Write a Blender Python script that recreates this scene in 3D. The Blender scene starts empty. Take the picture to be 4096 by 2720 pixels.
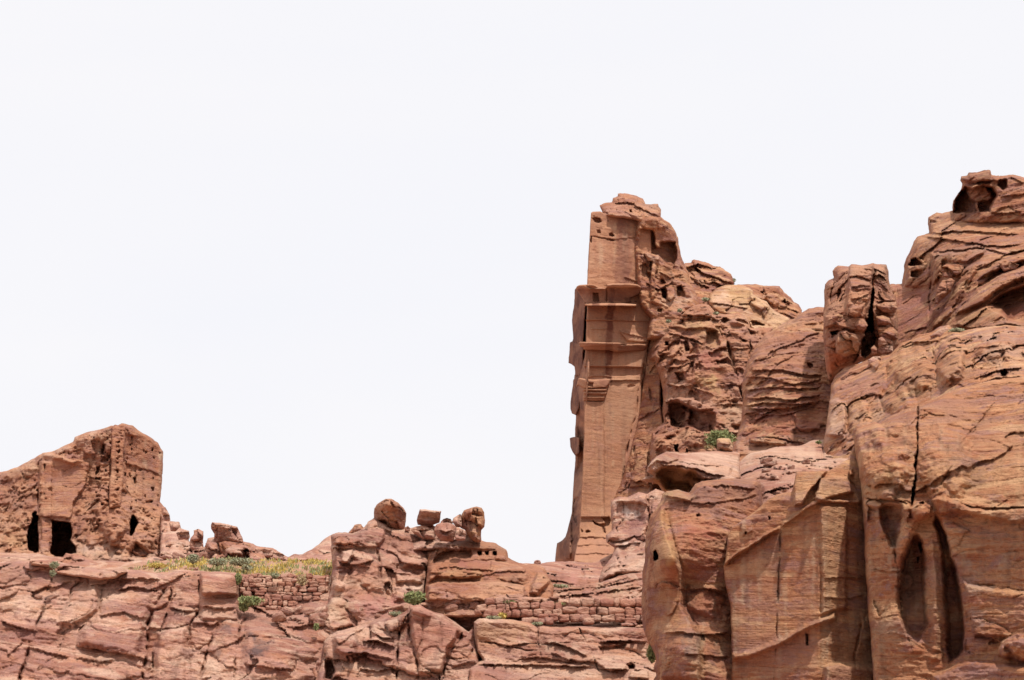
import bpy, math, numpy as np
from math import radians as R

# ------------------------------------------------------------------ camera, sky, sun
sc = bpy.context.scene
cam = bpy.data.objects.new('camera', bpy.data.cameras.new('camera'))
sc.collection.objects.link(cam); sc.camera = cam
CAMZ, PITCH, FPX = 1.6, R(15), 1024 * 50 / 36 * 4            # FPX: focal length in pixels of the 4096 px frame
cam.location = (0, 0, CAMZ); cam.rotation_euler = (R(90) + PITCH, 0, 0)
cam.data.lens = 50; cam.data.sensor_width = 36; cam.data.clip_end = 5000; cam.data.clip_start = 0.2
SUN_AZ, SUN_EL = R(155), R(60)                              # azimuth from +Y clockwise: to the right and behind the viewer
sdir = (math.sin(SUN_AZ) * math.cos(SUN_EL), math.cos(SUN_AZ) * math.cos(SUN_EL), math.sin(SUN_EL))
w = bpy.data.worlds.new('World'); sc.world = w; w.use_nodes = True
nt = w.node_tree; nt.nodes.clear()
N = nt.nodes.new; L = nt.links.new
sky = N('ShaderNodeTexSky'); sky.sky_type = 'NISHITA'; sky.sun_disc = False
sky.sun_elevation = SUN_EL; sky.sun_rotation = SUN_AZ; sky.dust_density = 4; sky.air_density = 1
bg = N('ShaderNodeBackground'); bg.inputs[1].default_value = 0.1
bg2 = N('ShaderNodeBackground'); bg2.inputs[1].default_value = 1.0
tc = N('ShaderNodeTexCoord'); mp = N('ShaderNodeMapping'); mp.inputs['Scale'].default_value = (1.2, 1.2, 4.0)
mp.inputs['Rotation'].default_value = (0.15, 0.3, 0.4)
no = N('ShaderNodeTexNoise'); no.inputs['Scale'].default_value = 1.6; no.inputs['Detail'].default_value = 4; no.inputs['Roughness'].default_value = .45
no.inputs['Distortion'].default_value = .5
rp = N('ShaderNodeValToRGB'); e = rp.color_ramp.elements
e[0].position = .3; e[0].color = (.95, .953, 1.0, 1); e[1].position = .66; e[1].color = (.985, .975, 1.0, 1)
L(tc.outputs['Generated'], mp.inputs[0]); L(mp.outputs[0], no.inputs['Vector']); L(no.outputs[0], rp.inputs[0]); L(rp.outputs[0], bg2.inputs[0])
L(sky.outputs[0], bg.inputs[0])
mx = N('ShaderNodeMixShader')
sx = N('ShaderNodeVectorMath'); sx.operation = 'DOT_PRODUCT'; sx.inputs[1].default_value = (0, .94, .34); L(tc.outputs['Generated'], sx.inputs[0])
mr = N('ShaderNodeMapRange'); mr.inputs[1].default_value = .1; mr.inputs[2].default_value = .78; mr.inputs[3].default_value = .78; mr.inputs[4].default_value = .95
mr.interpolation_type = 'SMOOTHSTEP'; L(sx.outputs['Value'], mr.inputs[0]); L(mr.outputs[0], mx.inputs[0])
out = N('ShaderNodeOutputWorld'); L(bg.outputs[0], mx.inputs[1]); L(bg2.outputs[0], mx.inputs[2]); L(mx.outputs[0], out.inputs[0])
sun = bpy.data.objects.new('sun', bpy.data.lights.new('sun', 'SUN')); sc.collection.objects.link(sun)
sun.data.energy = 3.6; sun.data.angle = R(1.6); sun.data.color = (1, .95, .88)
from mathutils import Vector
sun.rotation_euler = Vector(sdir).to_track_quat('Z', 'Y').to_euler()
sc.view_settings.view_transform = 'Standard'; sc.view_settings.look = 'None'
sc.view_settings.exposure = 0; sc.view_settings.gamma = 1
sc.cycles.max_bounces = 5; sc.cycles.diffuse_bounces = 3; sc.cycles.use_denoising = True

# ------------------------------------------------------------------ noise
rs = np.random.RandomState(7)
PERM = rs.permutation(256).astype(np.int64); PERM = np.concatenate([PERM, PERM, PERM])
RV = rs.rand(256) * 2 - 1
def noise(x, y, z):
    xi, yi, zi = np.floor(x).astype(np.int64), np.floor(y).astype(np.int64), np.floor(z).astype(np.int64)
    fx, fy, fz = x - xi, y - yi, z - zi
    fx, fy, fz = [f * f * f * (f * (f * 6 - 15) + 10) for f in (fx, fy, fz)]
    xi, yi, zi = xi & 255, yi & 255, zi & 255
    h = lambda a, b, c: RV[PERM[PERM[PERM[(xi + a) & 255] + ((yi + b) & 255)] + ((zi + c) & 255)]]
    l = lambda a, b, t: a + (b - a) * t
    return l(l(l(h(0,0,0), h(1,0,0), fx), l(h(0,1,0), h(1,1,0), fx), fy), l(l(h(0,0,1), h(1,0,1), fx), l(h(0,1,1), h(1,1,1), fx), fy), fz)
def fbm(x, y, z, o=4, g=.5):
    s = 0; a = 1; t = 0
    for i in range(o):
        s = s + a * noise(x + 17.3 * i, y - 9.1 * i, z + 5.7 * i); t += a; a *= g; x, y, z = x * 2.03, y * 2.03, z * 2.03
    return s / t
def hsh(i, j, k=0):
    return RV[PERM[PERM[PERM[(i + 37 * k) & 255] + (j & 255)] + (k & 255)]] * .5 + .5
def worley(u, v, k=0, jit=.85):
    i0, j0 = np.floor(u).astype(np.int64), np.floor(v).astype(np.int64)
    f1 = np.full(u.shape, 9.); f2 = f1.copy(); ci = i0.copy(); cj = j0.copy(); dx = f1 * 0; dy = f1 * 0
    for a in (-1, 0, 1):
        for b in (-1, 0, 1):
            i, j = i0 + a, j0 + b
            px = u - (i + .5 + jit * (hsh(i, j, k + 1) - .5)); py = v - (j + .5 + jit * (hsh(i, j, k + 2) - .5))
            d = np.sqrt(px * px + py * py); m = d < f1
            f2 = np.where(m, f1, np.minimum(f2, d)); f1 = np.where(m, d, f1)
            ci = np.where(m, i, ci); cj = np.where(m, j, cj); dx = np.where(m, px, dx); dy = np.where(m, py, dy)
    return f1, f2, ci, cj, dx, dy
def sstep(a, b, x):
    t = np.clip((x - a) / (b - a), 0, 1); return t * t * (3 - 2 * t)

# ------------------------------------------------------------------ frames the outlines were measured in (x0, y0, scale): to 4096 px
FR = dict(M=(0, 0, .57642), A=(0, 1600, 1.4), B=(1200, 1900, 1.574), C=(2150, 700, 1.7418), D=(2150, 1500, 1.7424),
          E=(2900, 600, 1.4256), F=(2500, 1600, 1.4))
def fr(f, pts):
    x0, y0, s = FR[f]; p = np.array(pts, float); p = p.copy(); p[..., 0] = p[..., 0] / s + x0; p[..., 1] = p[..., 1] / s + y0
    return p
def world(x, y, d):
    u = (x - 2048) / FPX; v = (1360 - y) / FPX
    dy = math.cos(PITCH) - v * math.sin(PITCH); dz = math.sin(PITCH) + v * math.cos(PITCH)
    return np.stack([u / dy * d, d + 0 * x, CAMZ + dz / dy * d], -1)
def polydist(X, Y, pts, closed=True):
    n = len(pts); best = np.full(X.shape, 1e18); nx = np.zeros(X.shape); ny = nx.copy(); tt = nx.copy(); ins = np.zeros(X.shape, bool)
    seg = np.hypot(*(np.diff(pts, axis=0).T)); tot = seg.sum() + 1e-9; acc = 0
    for i in range(n if closed else n - 1):
        a = pts[i]; b = pts[(i + 1) % n]; e = b - a; l2 = max(e @ e, 1e-9)
        t = np.clip(((X - a[0]) * e[0] + (Y - a[1]) * e[1]) / l2, 0, 1)
        dx = X - a[0] - t * e[0]; dy = Y - a[1] - t * e[1]; d = dx * dx + dy * dy; m = d < best
        best = np.where(m, d, best); nx = np.where(m, dx, nx); ny = np.where(m, dy, ny)
        if not closed:
            s = np.sign(e[0] * (Y - a[1]) - e[1] * (X - a[0])); tt = np.where(m, (acc + t * math.sqrt(l2)) / tot, tt)
            ins = np.where(m, s > 0, ins); acc += math.sqrt(l2)
        elif a[1] != b[1]:
            c = ((Y < a[1]) != (Y < b[1])) & (X < a[0] + (Y - a[1]) * e[0] / (e[1] if e[1] else 1e-9)); ins ^= c
    return np.sqrt(best), ins, nx, ny, tt
def tps(ctrl):
    c = np.array(ctrl, float); n = len(c)
    if n == 1: return lambda X, Y: X * 0 + c[0, 2]
    P = np.c_[np.ones(n), c[:, :2]]
    if n <= 3:
        k = np.linalg.lstsq(P if n == 3 else P[:, :2], c[:, 2], rcond=None)[0]
        return (lambda X, Y: k[0] + k[1] * X + k[2] * Y) if n == 3 else (lambda X, Y: k[0] + k[1] * X)
    ker = lambda r: r * r * np.log(r + 1e-9)
    r = np.hypot(c[:, None, 0] - c[None, :, 0], c[:, None, 1] - c[None, :, 1]) / 500
    A = np.zeros((n + 3, n + 3)); A[:n, :n] = ker(r) + 1e-3 * np.eye(n); A[:n, n:] = P; A[n:, :n] = P.T
    k = np.linalg.solve(A, np.r_[c[:, 2], 0, 0, 0])
    def f(X, Y):
        s = k[n] + k[n + 1] * X + k[n + 2] * Y
        for i in range(n): s = s + k[i] * ker(np.hypot(X - c[i, 0], Y - c[i, 1]) / 500)
        return s
    return f

# ------------------------------------------------------------------ rock relief styles: outward displacement in metres at world points
def relief(P, st, seed, gs=.06):
    x, y, z = P[..., 0] + seed * 13.7, P[..., 1], P[..., 2] + seed * 5.1
    out = np.zeros(x.shape)
    wv = fbm(x * .35, y * .35, z * .35, 3); wv2 = fbm(x * .9 + 40, y * .9, z * .9, 3)
    for kind, *a in st:
        if kind == 'big':
            amp, s = a; out += amp * fbm(x / s, y / s, z / s, 3)
        elif kind == 'ridge':
            amp, s, sz = a; out += amp * (1 - 2 * np.abs(fbm(x / s + 9, y / s, z / sz, 4)))
        elif kind == 'blk':
            amp, sx, sz, crk, dip, shear = a
            u = (x + shear * z + .5 * sx * wv + .12 * sx * wv2) / sx; v = (z + dip * x + .5 * sz * wv2 + .3 * sz * wv) / sz
            k = int(abs(sx * 10)) % 31
            f1, f2, ci, cj, dx, dy = worley(u, v, k)
            e_ = f2 - f1
            out += amp * ((hsh(ci, cj, k + 3) - .5) * 1.3 + dx * (hsh(ci, cj, k + 4) - .5) * 1.6 + dy * (hsh(ci, cj, k + 5) - .65) * 1.6)
            out -= amp * .2 * np.exp(-(e_ / .14) ** 2)
            cw = max(.04, 1.1 * gs / min(sx, sz)); brk = sstep(-.25, .2, fbm(x * .8 + 3, y, z * .8, 2))
            out -= .5 * crk * min(1, .09 / cw) * np.exp(-(e_ / cw) ** 2) * sstep(.25, .6, hsh(ci, cj, k + 6)) * brk
        elif kind == 'bed':
            amp, th, dip, wob = a
            v = (z + dip * x + wob * th * wv + .25 * wob * th * wv2) / th + 100
            v = v + .6 * fbm(v * .5, v * 0 + .5, v * 0, 2)
            i = np.floor(v).astype(np.int64); f = v - i
            r0, r1 = hsh(i, i * 0, 9), hsh(i + 1, i * 0, 9)
            pres = sstep(-.25, .35, fbm(x / (th * 5) + i * 7.3, y / (th * 5), i * 3.1 + z * 0, 2))   # a bed fades in and out along its run
            out += .75 * amp * (r0 + (r1 - r0) * sstep(.75, .98, f) - .5) * (.5 + .5 * pres)
            out += amp * .28 * np.sin(np.pi * f) * pres
            g = np.minimum(f, 1 - f)
            gw = max(.05, 1.2 * gs / th)
            if gw < .3: out -= amp * .6 * min(1, .1 / gw) * np.exp(-(g / gw) ** 2) * pres * sstep(.35, .7, hsh(i + (f > .5), i * 0, 11)) * sstep(-.3, .2, fbm(x * .5, y, z * .5 + 9, 2))
        elif kind == 'taf':
            amp, sx, sz, lo = a
            f1, f2, ci, cj, dx, dy = worley((x + .5 * wv2) / sx, (z + .6 * wv2) / sz, 5, .95)
            m = sstep(lo, lo + .3, fbm(x / (sx * 3) + 3, y, z / (sz * 2.5), 2)) * sstep(.3, .5, hsh(ci, cj, 8))
            w3 = fbm(x * 2.2 / sx + 5, y, z * 2.2 / sz, 3)
            rnd_ = 1 - sstep(.05, .5, f1 * (1.1 + .4 * wv2) + .25 * w3); cel = sstep(.06, .32, f2 - f1 + .22 * w3)
            out -= amp * m * np.where(hsh(ci, cj, 14) > .7, rnd_, cel * .7) * (.3 + .7 * hsh(ci, cj, 12))
        elif kind == 'flute':
            amp, sx = a; out += amp * fbm(x / sx + .4 * wv, y / sx, z / (sx * 5), 3)
        elif kind == 'fine':
            amp, s = a
            out += amp * fbm(x / s, y / s, z / (s * .6), 5, .6)
            out += amp * .5 * (1 - 2 * np.abs(fbm(x / (s * 1.7) + 31, y / s, z / (s * .45), 3)))
    tail = ([a[1] for a in st if a[0] == 'tail'] or [1.7])[0]
    out += tail * .055 * fbm(x * 3.1, y * 3.1, z * 5.5, 4, .7) + tail * .03 * (1 - 2 * np.abs(fbm(x * 2.3 + 7, y * 2.3, z * 7, 4, .65)))
    return out * 1.0

# ------------------------------------------------------------------ materials
def sandstone(name, cols, dip=.15, band=1.0, streak=.35, bump=1.0, varn=.25, lam=1.0, lamc=1.0, dark=(.10, .055, .045)):
    m = bpy.data.materials.new(name); m.use_nodes = True; t = m.node_tree; t.nodes.clear()
    A = t.nodes.new; K = t.links.new
    def node(ty, **kw):
        n = A(ty)
        for k, v in kw.items():
            if k in n.inputs: n.inputs[k].default_value = v
            else: setattr(n, k, v)
        return n
    tc = node('ShaderNodeTexCoord')
    def mapp(sc_, rot=(0, 0, 0), loc=(0, 0, 0)):
        r_ = node('ShaderNodeMapping'); r_.inputs['Rotation'].default_value = rot; K(tc.outputs['Object'], r_.inputs[0])
        q = node('ShaderNodeMapping'); q.inputs['Scale'].default_value = sc_; q.inputs['Location'].default_value = loc; K(r_.outputs[0], q.inputs[0]); return q.outputs[0]
    def noi(vec, scale, det=6, rough=.6, dist=0.):
        n = node('ShaderNodeTexNoise', Scale=scale, Detail=det, Roughness=rough, Distortion=dist); K(vec, n.inputs['Vector']); return n.outputs[0]
    def math_(op, a, b=None, clamp=False):
        n = node('ShaderNodeMath'); n.operation = op; n.use_clamp = clamp
        for i, v in enumerate((a, b)):
            if v is None: continue
            if isinstance(v, (int, float)): n.inputs[i].default_value = v
            else: K(v, n.inputs[i])
        return n.outputs[0]
    def mix(f, a, b, mode='MIX'):
        n = node('ShaderNodeMix'); n.data_type = 'RGBA'; n.blend_type = mode
        for s, v in ((0, f), (6, a), (7, b)):
            if isinstance(v, (int, float)): n.inputs[s].default_value = v
            elif isinstance(v, tuple): n.inputs[s].default_value = (*v, 1)
            else: K(v, n.inputs[s])
        return n.outputs[2]
    def ramp(f, lo, hi):
        n = node('ShaderNodeMapRange'); n.inputs[1].default_value = lo; n.inputs[2].default_value = hi; n.interpolation_type = 'SMOOTHSTEP'
        K(f, n.inputs[0]); return n.outputs[0]
    rot = (0, -dip, 0)
    lay = noi(mapp((.10, .10, .75 * band), rot), 1, 7, .62, .6)
    rp = node('ShaderNodeValToRGB'); el = rp.color_ramp.elements
    ps = [.30, .42, .50, .58, .70]
    for i, c in enumerate(cols):
        if i < 2: el[i].position = ps[i]; el[i].color = (*c, 1)
        else: z_ = el.new(ps[i]); z_.color = (*c, 1)
    K(lay, rp.inputs[0]); col = rp.outputs[0]
    # large blotches shift towards the paler and the redder end
    bl = noi(mapp((1, 1, 1), (0, 0, 0), (7, 3, 1)), .22, 5, .6)
    col = mix(math_('MULTIPLY', ramp(bl, .48, .7), .5), col, cols[4])
    col = mix(math_('MULTIPLY', ramp(bl, .50, .28), .45), col, cols[1])
    # thin laminae
    la = noi(mapp((.35, .35, 9 * lam), rot), 1, 4, .6, .8)
    col = mix(math_('MULTIPLY', ramp(la, .52, .66), .36 * lamc), col, cols[3])
    col = mix(math_('MULTIPLY', ramp(la, .46, .34), .42 * lamc), col, cols[0])
    l2 = noi(mapp((.22, .22, 2.7), rot, (1, 5, 2)), 1, 6, .68, 1.0)
    col = mix(math_('MULTIPLY', ramp(l2, .53, .68), .34 * lamc), col, cols[4])
    col = mix(math_('MULTIPLY', ramp(l2, .46, .33), .40 * lamc), col, cols[0])
    h1 = noi(mapp((.7, .7, 2.2), rot, (9, 1, 4)), 1, 7, .7, .7)
    col = mix(math_('MULTIPLY', ramp(h1, .50, .62), .5 * lamc), col, (.36, .19, .165))
    col = mix(math_('MULTIPLY', ramp(h1, .49, .38), .45 * lamc), col, (.46, .20, .105))
    h2 = noi(mapp((.33, .33, 1.3), rot, (2, 8, 6)), 1, 7, .68, 1.2)
    col = mix(math_('MULTIPLY', ramp(h2, .52, .62), .5 * lamc), col, cols[4])
    col = mix(math_('MULTIPLY', ramp(h2, .47, .38), .3 * lamc), col, (.30, .16, .145))
    # desert varnish: vertical runs and patches
    stv = noi(mapp((1.1, 1.1, .07)), 1, 5, .6)
    col = mix(math_('MULTIPLY', ramp(stv, .56, .70), streak), col, dark)
    pv = noi(mapp((.5, .5, .8), rot, (3, 9, 2)), 1, 8, .72)
    col = mix(math_('MULTIPLY', ramp(pv, .56, .68), varn), col, dark)
    # grain and small mottling
    gr = noi(tc.outputs['Object'], 3.2, 8, .75)
    col = mix(math_('MULTIPLY', ramp(gr, .40, .28), .5), col, tuple(c * .55 for c in cols[1]))
    col = mix(math_('MULTIPLY', ramp(gr, .56, .72), .35), col, tuple(min(.8, c * 1.3) for c in cols[4]))
    g2 = noi(tc.outputs['Object'], 11, 7, .85)
    g2r = node('ShaderNodeMapRange'); K(g2, g2r.inputs[0]); g2r.inputs[1].default_value = .3; g2r.inputs[2].default_value = .7
    g2r.inputs[3].default_value = .74; g2r.inputs[4].default_value = 1.24
    sc3 = node('ShaderNodeCombineColor')
    for i in range(3): K(g2r.outputs[0], sc3.inputs[i])
    col = mix(1.0, col, sc3.outputs[0], 'MULTIPLY')
    # stains, and some painted shade, with a place of their own
    at = node('ShaderNodeAttribute'); at.attribute_name = 'stain_shade'
    sa = math_('MULTIPLY', at.outputs['Alpha'], math_('ADD', math_('MULTIPLY', ramp(pv, .40, .60), .5), .55), True)
    col = mix(sa, col, at.outputs['Color'])
    # bump
    b1 = noi(mapp((1, 1, 1.6), rot), 1.4, 10, .72)
    vo = node('ShaderNodeTexVoronoi', Scale=1.0); vo.feature = 'DISTANCE_TO_EDGE'; K(mapp((1.3, 1.3, 2.6), rot), vo.inputs['Vector'])
    vd = node('ShaderNodeVectorMath')
    h = math_('ADD', math_('MULTIPLY', b1, .6), math_('MULTIPLY', la, .26))
    h = math_('ADD', h, math_('MULTIPLY', noi(mapp((.6, .6, 3.2 * lam), rot), 1.5, 6, .65, .5), .5))
    h = math_('ADD', h, math_('MULTIPLY', g2, .10))
    vv = node('ShaderNodeTexVoronoi', Scale=1.0); K(mapp((5, 5, 8), rot), vv.inputs['Vector'])
    h = math_('ADD', h, math_('MULTIPLY', ramp(vv.outputs['Distance'], .0, .35), .12))
    bp = node('ShaderNodeBump', Strength=1.0, Distance=.26 * bump); K(h, bp.inputs['Height'])
    bs = node('ShaderNodeBsdfPrincipled', Roughness=.95); bs.inputs['Specular IOR Level'].default_value = .12
    K(col, bs.inputs['Base Color']); K(bp.outputs[0], bs.inputs['Normal'])
    o = node('ShaderNodeOutputMaterial'); K(bs.outputs[0], o.inputs[0])
    return m
# columns: maroon, rust, rose, tan, cream
ROSE = sandstone('rose_sandstone', [(0.244,0.1,0.0739), (0.378,0.171,0.119), (0.5,0.259,0.189), (0.59,0.341,0.24), (0.701,0.483,0.354)], varn=.28)
PINK = sandstone('pale_rose_sandstone', [(0.257,0.108,0.0786), (0.376,0.171,0.119), (0.495,0.259,0.179), (0.564,0.332,0.228), (0.673,0.458,0.333)], varn=.18, streak=.2)
TAN = sandstone('tan_tomb_sandstone', [(0.26,0.098,0.0585), (0.34,0.142,0.0848), (0.419,0.195,0.119), (0.48,0.243,0.146), (0.58,0.335,0.208)], dip=.02, varn=.15, streak=.5)
CARV = sandstone('carved_wall_sandstone', [(0.345,0.158,0.093), (0.378,0.183,0.107), (0.42,0.209,0.126), (0.45,0.235,0.139), (0.503,0.281,0.167)], dip=.01, varn=.05, streak=.25, bump=.25, lamc=.35)
OCHRE = sandstone('ochre_sandstone', [(0.272,0.0923,0.0509), (0.398,0.156,0.0779), (0.489,0.221,0.113), (0.555,0.281,0.143), (0.658,0.384,0.211)], dip=.08, varn=.22, streak=.5, lam=1.6, lamc=1.5)
RUST = sandstone('rust_sandstone', [(0.196,0.0734,0.0448), (0.295,0.114,0.0676), (0.404,0.173,0.0988), (0.48,0.23,0.124), (0.589,0.344,0.197)], dip=.12, varn=.32, streak=.4, lam=1.5, lamc=1.3)
YEL = sandstone('golden_sandstone', [(0.329,0.146,0.0713), (0.439,0.216,0.113), (0.549,0.31,0.164), (0.615,0.382,0.215), (0.725,0.496,0.317)], dip=.2, varn=.12, streak=.2)

def simple(name, col, var=.3, rough=.8, scale=8, trans=0):
    m = bpy.data.materials.new(name); m.use_nodes = True; t = m.node_tree; b = t.nodes['Principled BSDF']
    tc = t.nodes.new('ShaderNodeTexCoord'); n = t.nodes.new('ShaderNodeTexNoise'); n.inputs['Scale'].default_value = scale
    r = t.nodes.new('ShaderNodeValToRGB'); t.links.new(tc.outputs['Object'], n.inputs['Vector']); t.links.new(n.outputs[0], r.inputs[0])
    r.color_ramp.elements[0].position = .35; r.color_ramp.elements[0].color = (*[c * (1 - var) for c in col], 1)
    r.color_ramp.elements[1].position = .65; r.color_ramp.elements[1].color = (*[min(1, c * (1 + var)) for c in col], 1)
    t.links.new(r.outputs[0], b.inputs['Base Color']); b.inputs['Roughness'].default_value = rough; b.inputs['Specular IOR Level'].default_value = .2
    return m
LEAF = simple('fresh_leaf', (.24, .26, .11)); SAGE = simple('sage_leaf', (.32, .32, .20)); STRAW = simple('straw_blade', (.46, .36, .20))
YELF = simple('yellow_blade', (.52, .39, .11)); TWIG = simple('twig', (.14, .09, .06))

# ------------------------------------------------------------------ mesh output
def tag(o, label=None, cat=None, group=None, kind=None):
    for k, v in (('label', label), ('category', cat), ('group', group), ('kind', kind)):
        if v: o[k] = v
    return o
def mesh_obj(name, V, F, mat, parent=None, origin=None, stain_shade=None, smooth=True, mats=None, mi=None):
    V = np.asarray(V, float)
    org = np.array(origin if origin is not None else (V[:, 0].mean(), V[:, 1].mean(), V[:, 2].min()))
    if parent is not None: org = np.array(parent.location)
    me = bpy.data.meshes.new(name)
    if isinstance(F, tuple):                                      # (quads, tris) arrays
        q, t = F; nq, ntr = len(q), len(t)
        me.vertices.add(len(V)); me.vertices.foreach_set('co', (V - org).astype(np.float32).ravel())
        me.loops.add(nq * 4 + ntr * 3); me.loops.foreach_set('vertex_index', np.r_[q.ravel(), t.ravel()].astype(np.int32))
        me.polygons.add(nq + ntr)
        me.polygons.foreach_set('loop_start', np.r_[np.arange(nq) * 4, nq * 4 + np.arange(ntr) * 3].astype(np.int32))
        me.update(calc_edges=True); me.validate()
    else:
        me.from_pydata([tuple(v) for v in (V - org)], [], F); me.update()
    if smooth: me.polygons.foreach_set('use_smooth', np.ones(len(me.polygons), bool))
    for m in (mats or [mat]): me.materials.append(m)
    if mi is not None: me.polygons.foreach_set('material_index', np.asarray(mi, np.int32))
    if stain_shade is None: stain_shade = np.tile([.1, .1, .1, 0.], (len(V), 1))
    if len(me.vertices) == len(V):
        a = me.color_attributes.new('stain_shade', 'FLOAT_COLOR', 'POINT'); a.data.foreach_set('color', stain_shade.astype(np.float32).ravel())
    o = bpy.data.objects.new(name, me); sc.collection.objects.link(o)
    if parent is not None: o.parent = parent
    else: o.location = org
    return o
def empty(name, loc):
    o = bpy.data.objects.new(name, None); sc.collection.objects.link(o); o.location = tuple(loc); o.empty_display_size = .3
    return o

SEED = [0]
def rock(name, frame, outline, dep, mat, st=(), ops=(), rnd=(30, 1.2), thick=4., taper=1., rough=5., step=5., warp=7., parent=None,
         label=None, cat=None, group=None, kind=None, clean=False, opf=None):
    """A solid of rock. outline/ops: measured points; dep: metres from the viewer at points of it; rnd: (px, m) rounding of the rim."""
    SEED[0] += 1; seed = SEED[0]; step *= .8
    poly = fr(frame, outline)
    dp = [1] if np.isscalar(dep) or callable(dep) else None
    if callable(dep): base = dep
    elif dp: base = lambda X, Y: X * 0 + float(dep)
    else:
        c = np.array(dep, float); c[:, :2] = fr(frame, c[:, :2]); base = tps(c)
    x0, y0 = poly.min(0) - 2 * step; x1, y1 = poly.max(0) + 2 * step
    xs = np.arange(x0, x1 + step, step); ys = np.arange(y0, y1 + step, step)
    X, Y = np.meshgrid(xs, ys)
    d, ins, nx, ny, _ = polydist(X, Y, poly)
    sd = np.where(ins, d, -d)
    if not clean:
        sd = sd + rough * (fbm(X / 55, Y / 55, X * 0 + seed, 4, .6)) * 1.6
    inside = sd > 0
    cell = inside[:-1, :-1] | inside[1:, :-1] | inside[:-1, 1:] | inside[1:, 1:]
    far = sd < -2.2 * step
    cell &= ~(far[:-1, :-1] | far[1:, :-1] | far[:-1, 1:] | far[1:, 1:])
    g = np.maximum(d, 1e-6); mv = (~inside)
    # pull rim vertices on to the outline
    sgn = np.where(ins, -1., 1.); Xs = np.where(mv, X - sgn * nx / g * (-sd), X); Ys = np.where(mv, Y - sgn * ny / g * (-sd), Y)
    used = np.zeros(X.shape, bool)
    for a, b in ((0, 0), (1, 0), (0, 1), (1, 1)): used[a:used.shape[0] - 1 + a, b:used.shape[1] - 1 + b] |= cell
    idx = -np.ones(X.shape, np.int64); idx[used] = np.arange(used.sum())
    x, y, s = Xs[used], Ys[used], np.maximum(sd[used], 0)
    quads = np.stack([idx[:-1, :-1][cell], idx[1:, :-1][cell], idx[1:, 1:][cell], idx[:-1, 1:][cell]], 1)
    D = base(x, y) + 0 * x
    if not dp: D = np.clip(D, c[:, 2].min() - .6, c[:, 2].max() + .8)
    wx = x + (0 if clean else warp * fbm(x / 60, y / 60, x * 0 + 3.3, 3)); wy = y + (0 if clean else warp * fbm(x / 60, y / 60, x * 0 + 8.8, 3))
    stain_shade = np.zeros((len(x), 4)); stain_shade[:, :3] = .1
    nz = fbm(x / 25, y / 25, x * 0 + 1.1, 3); nf = fbm(x / 45, y / 45, x * 0 + 6.1, 3)
    if not clean and warp > 4:
        wx += 3.2 * fbm(x / 14, y / 14, x * 0 + 2.3, 2); wy += 3.2 * fbm(x / 14, y / 14, x * 0 + 5.8, 2)
    damp = np.ones(len(x))
    for op in ops:
        k = op[0]; f = frame
        if len(k) > 2 and k[1] == ':': f, k = k[0], k[2:]
        s_ = FR[f][2]
        p = fr(f, op[1]) if k != 'dome' else None
        if k == 'dome':
            (cx, cy), (rx, ry), h = op[1:]
            c = fr(f, [(cx, cy)])[0]; q = ((wx - c[0]) / (rx / s_)) ** 2 + ((wy - c[1]) / (ry / s_)) ** 2 + .5 * nf
            D -= h * (.45 * np.sqrt(np.clip(1 - q, 0, 1)) + .55 * sstep(0, 1, 1 - q)); continue
        marg = {'crack': 3, 'lip': 4}.get(k, 1) * op[2 if k in ('crack', 'lip') else 3 if k != 'stain_shade' else 4] / s_ + 6
        b = (wx > p[:, 0].min() - marg) & (wx < p[:, 0].max() + marg) & (wy > p[:, 1].min() - marg) & (wy < p[:, 1].max() + marg)
        if not b.any(): continue
        if k in ('raise', 'pit', 'stain_shade', 'flat'):
            dd, ii, _, _, _ = polydist(wx[b], wy[b], p); sg = np.where(ii, dd, -dd)
        if k in ('raise', 'pit'):
            _, _, h, so = op[:4]; so = so / s_; h = h if k == 'raise' else -h
            t = sstep(0, 1, np.clip(sg / so, 0, 1)) if len(op) < 5 else np.sqrt(np.clip(1 - (1 - np.clip(sg / so, 0, 1)) ** 2, 0, 1))
            D[b] -= h * t
        elif k == 'flat':                                        # cut smooth: relief is damped here
            _, _, am, so = op[:4]; damp[b] *= 1 - am * sstep(0, so / s_, sg)
        elif k == 'stain_shade':
            _, _, c, am, so = op; so *= 1.0 if clean or warp < 4 else 1.7; a = am * (1 if warp < 4 else np.clip(.85 + .5 * nf[b], 0, 1.2)) * sstep(-so / s_, so / s_, sg + nz[b] * so / s_ * 2)
            o_ = stain_shade[b]; na = 1 - (1 - o_[:, 3]) * (1 - a); mixf = (a / np.maximum(na, 1e-6))[:, None]
            o_[:, :3] = o_[:, :3] * (1 - mixf) + np.array(c) * mixf; o_[:, 3] = na; stain_shade[b] = o_
        elif k == 'crack':
            _, _, wd, h = op; dd, _, _, _, t = polydist(wx[b], wy[b], p, False); wd = wd / s_
            tp = np.minimum(1, np.minimum(t, 1 - t) * 6 + .25)
            k2 = 1 + 0 * dd if clean else np.clip(.5 + 1.5 * nf[b], .05, 1.4)
            D[b] += h * .48 * tp * k2 * np.exp(-(dd / (wd * .62 * tp * (.5 + .6 * k2))) ** 2)
        elif k == 'lip':                                          # a bedding edge: overhang above, recess below
            _, _, wd, h = op; dd, below, _, _, t = polydist(wx[b], wy[b], p, False); wd = wd / s_
            tp = sstep(0, .12, t) * sstep(0, .12, 1 - t) * np.maximum(0, 1 + .6 * nz[b])
            D[b] += np.where(below, h * .42 * np.exp(-dd / (wd * .8)) * sstep(0, 3, dd) , -h * .5 * np.exp(-dd / wd)) * tp
    rp_, rm = rnd
    rr = np.clip(s / rp_, 0, 1); D += rm * (1 - np.sqrt(np.maximum(0, 1 - (1 - rr) ** 2)))
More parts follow.
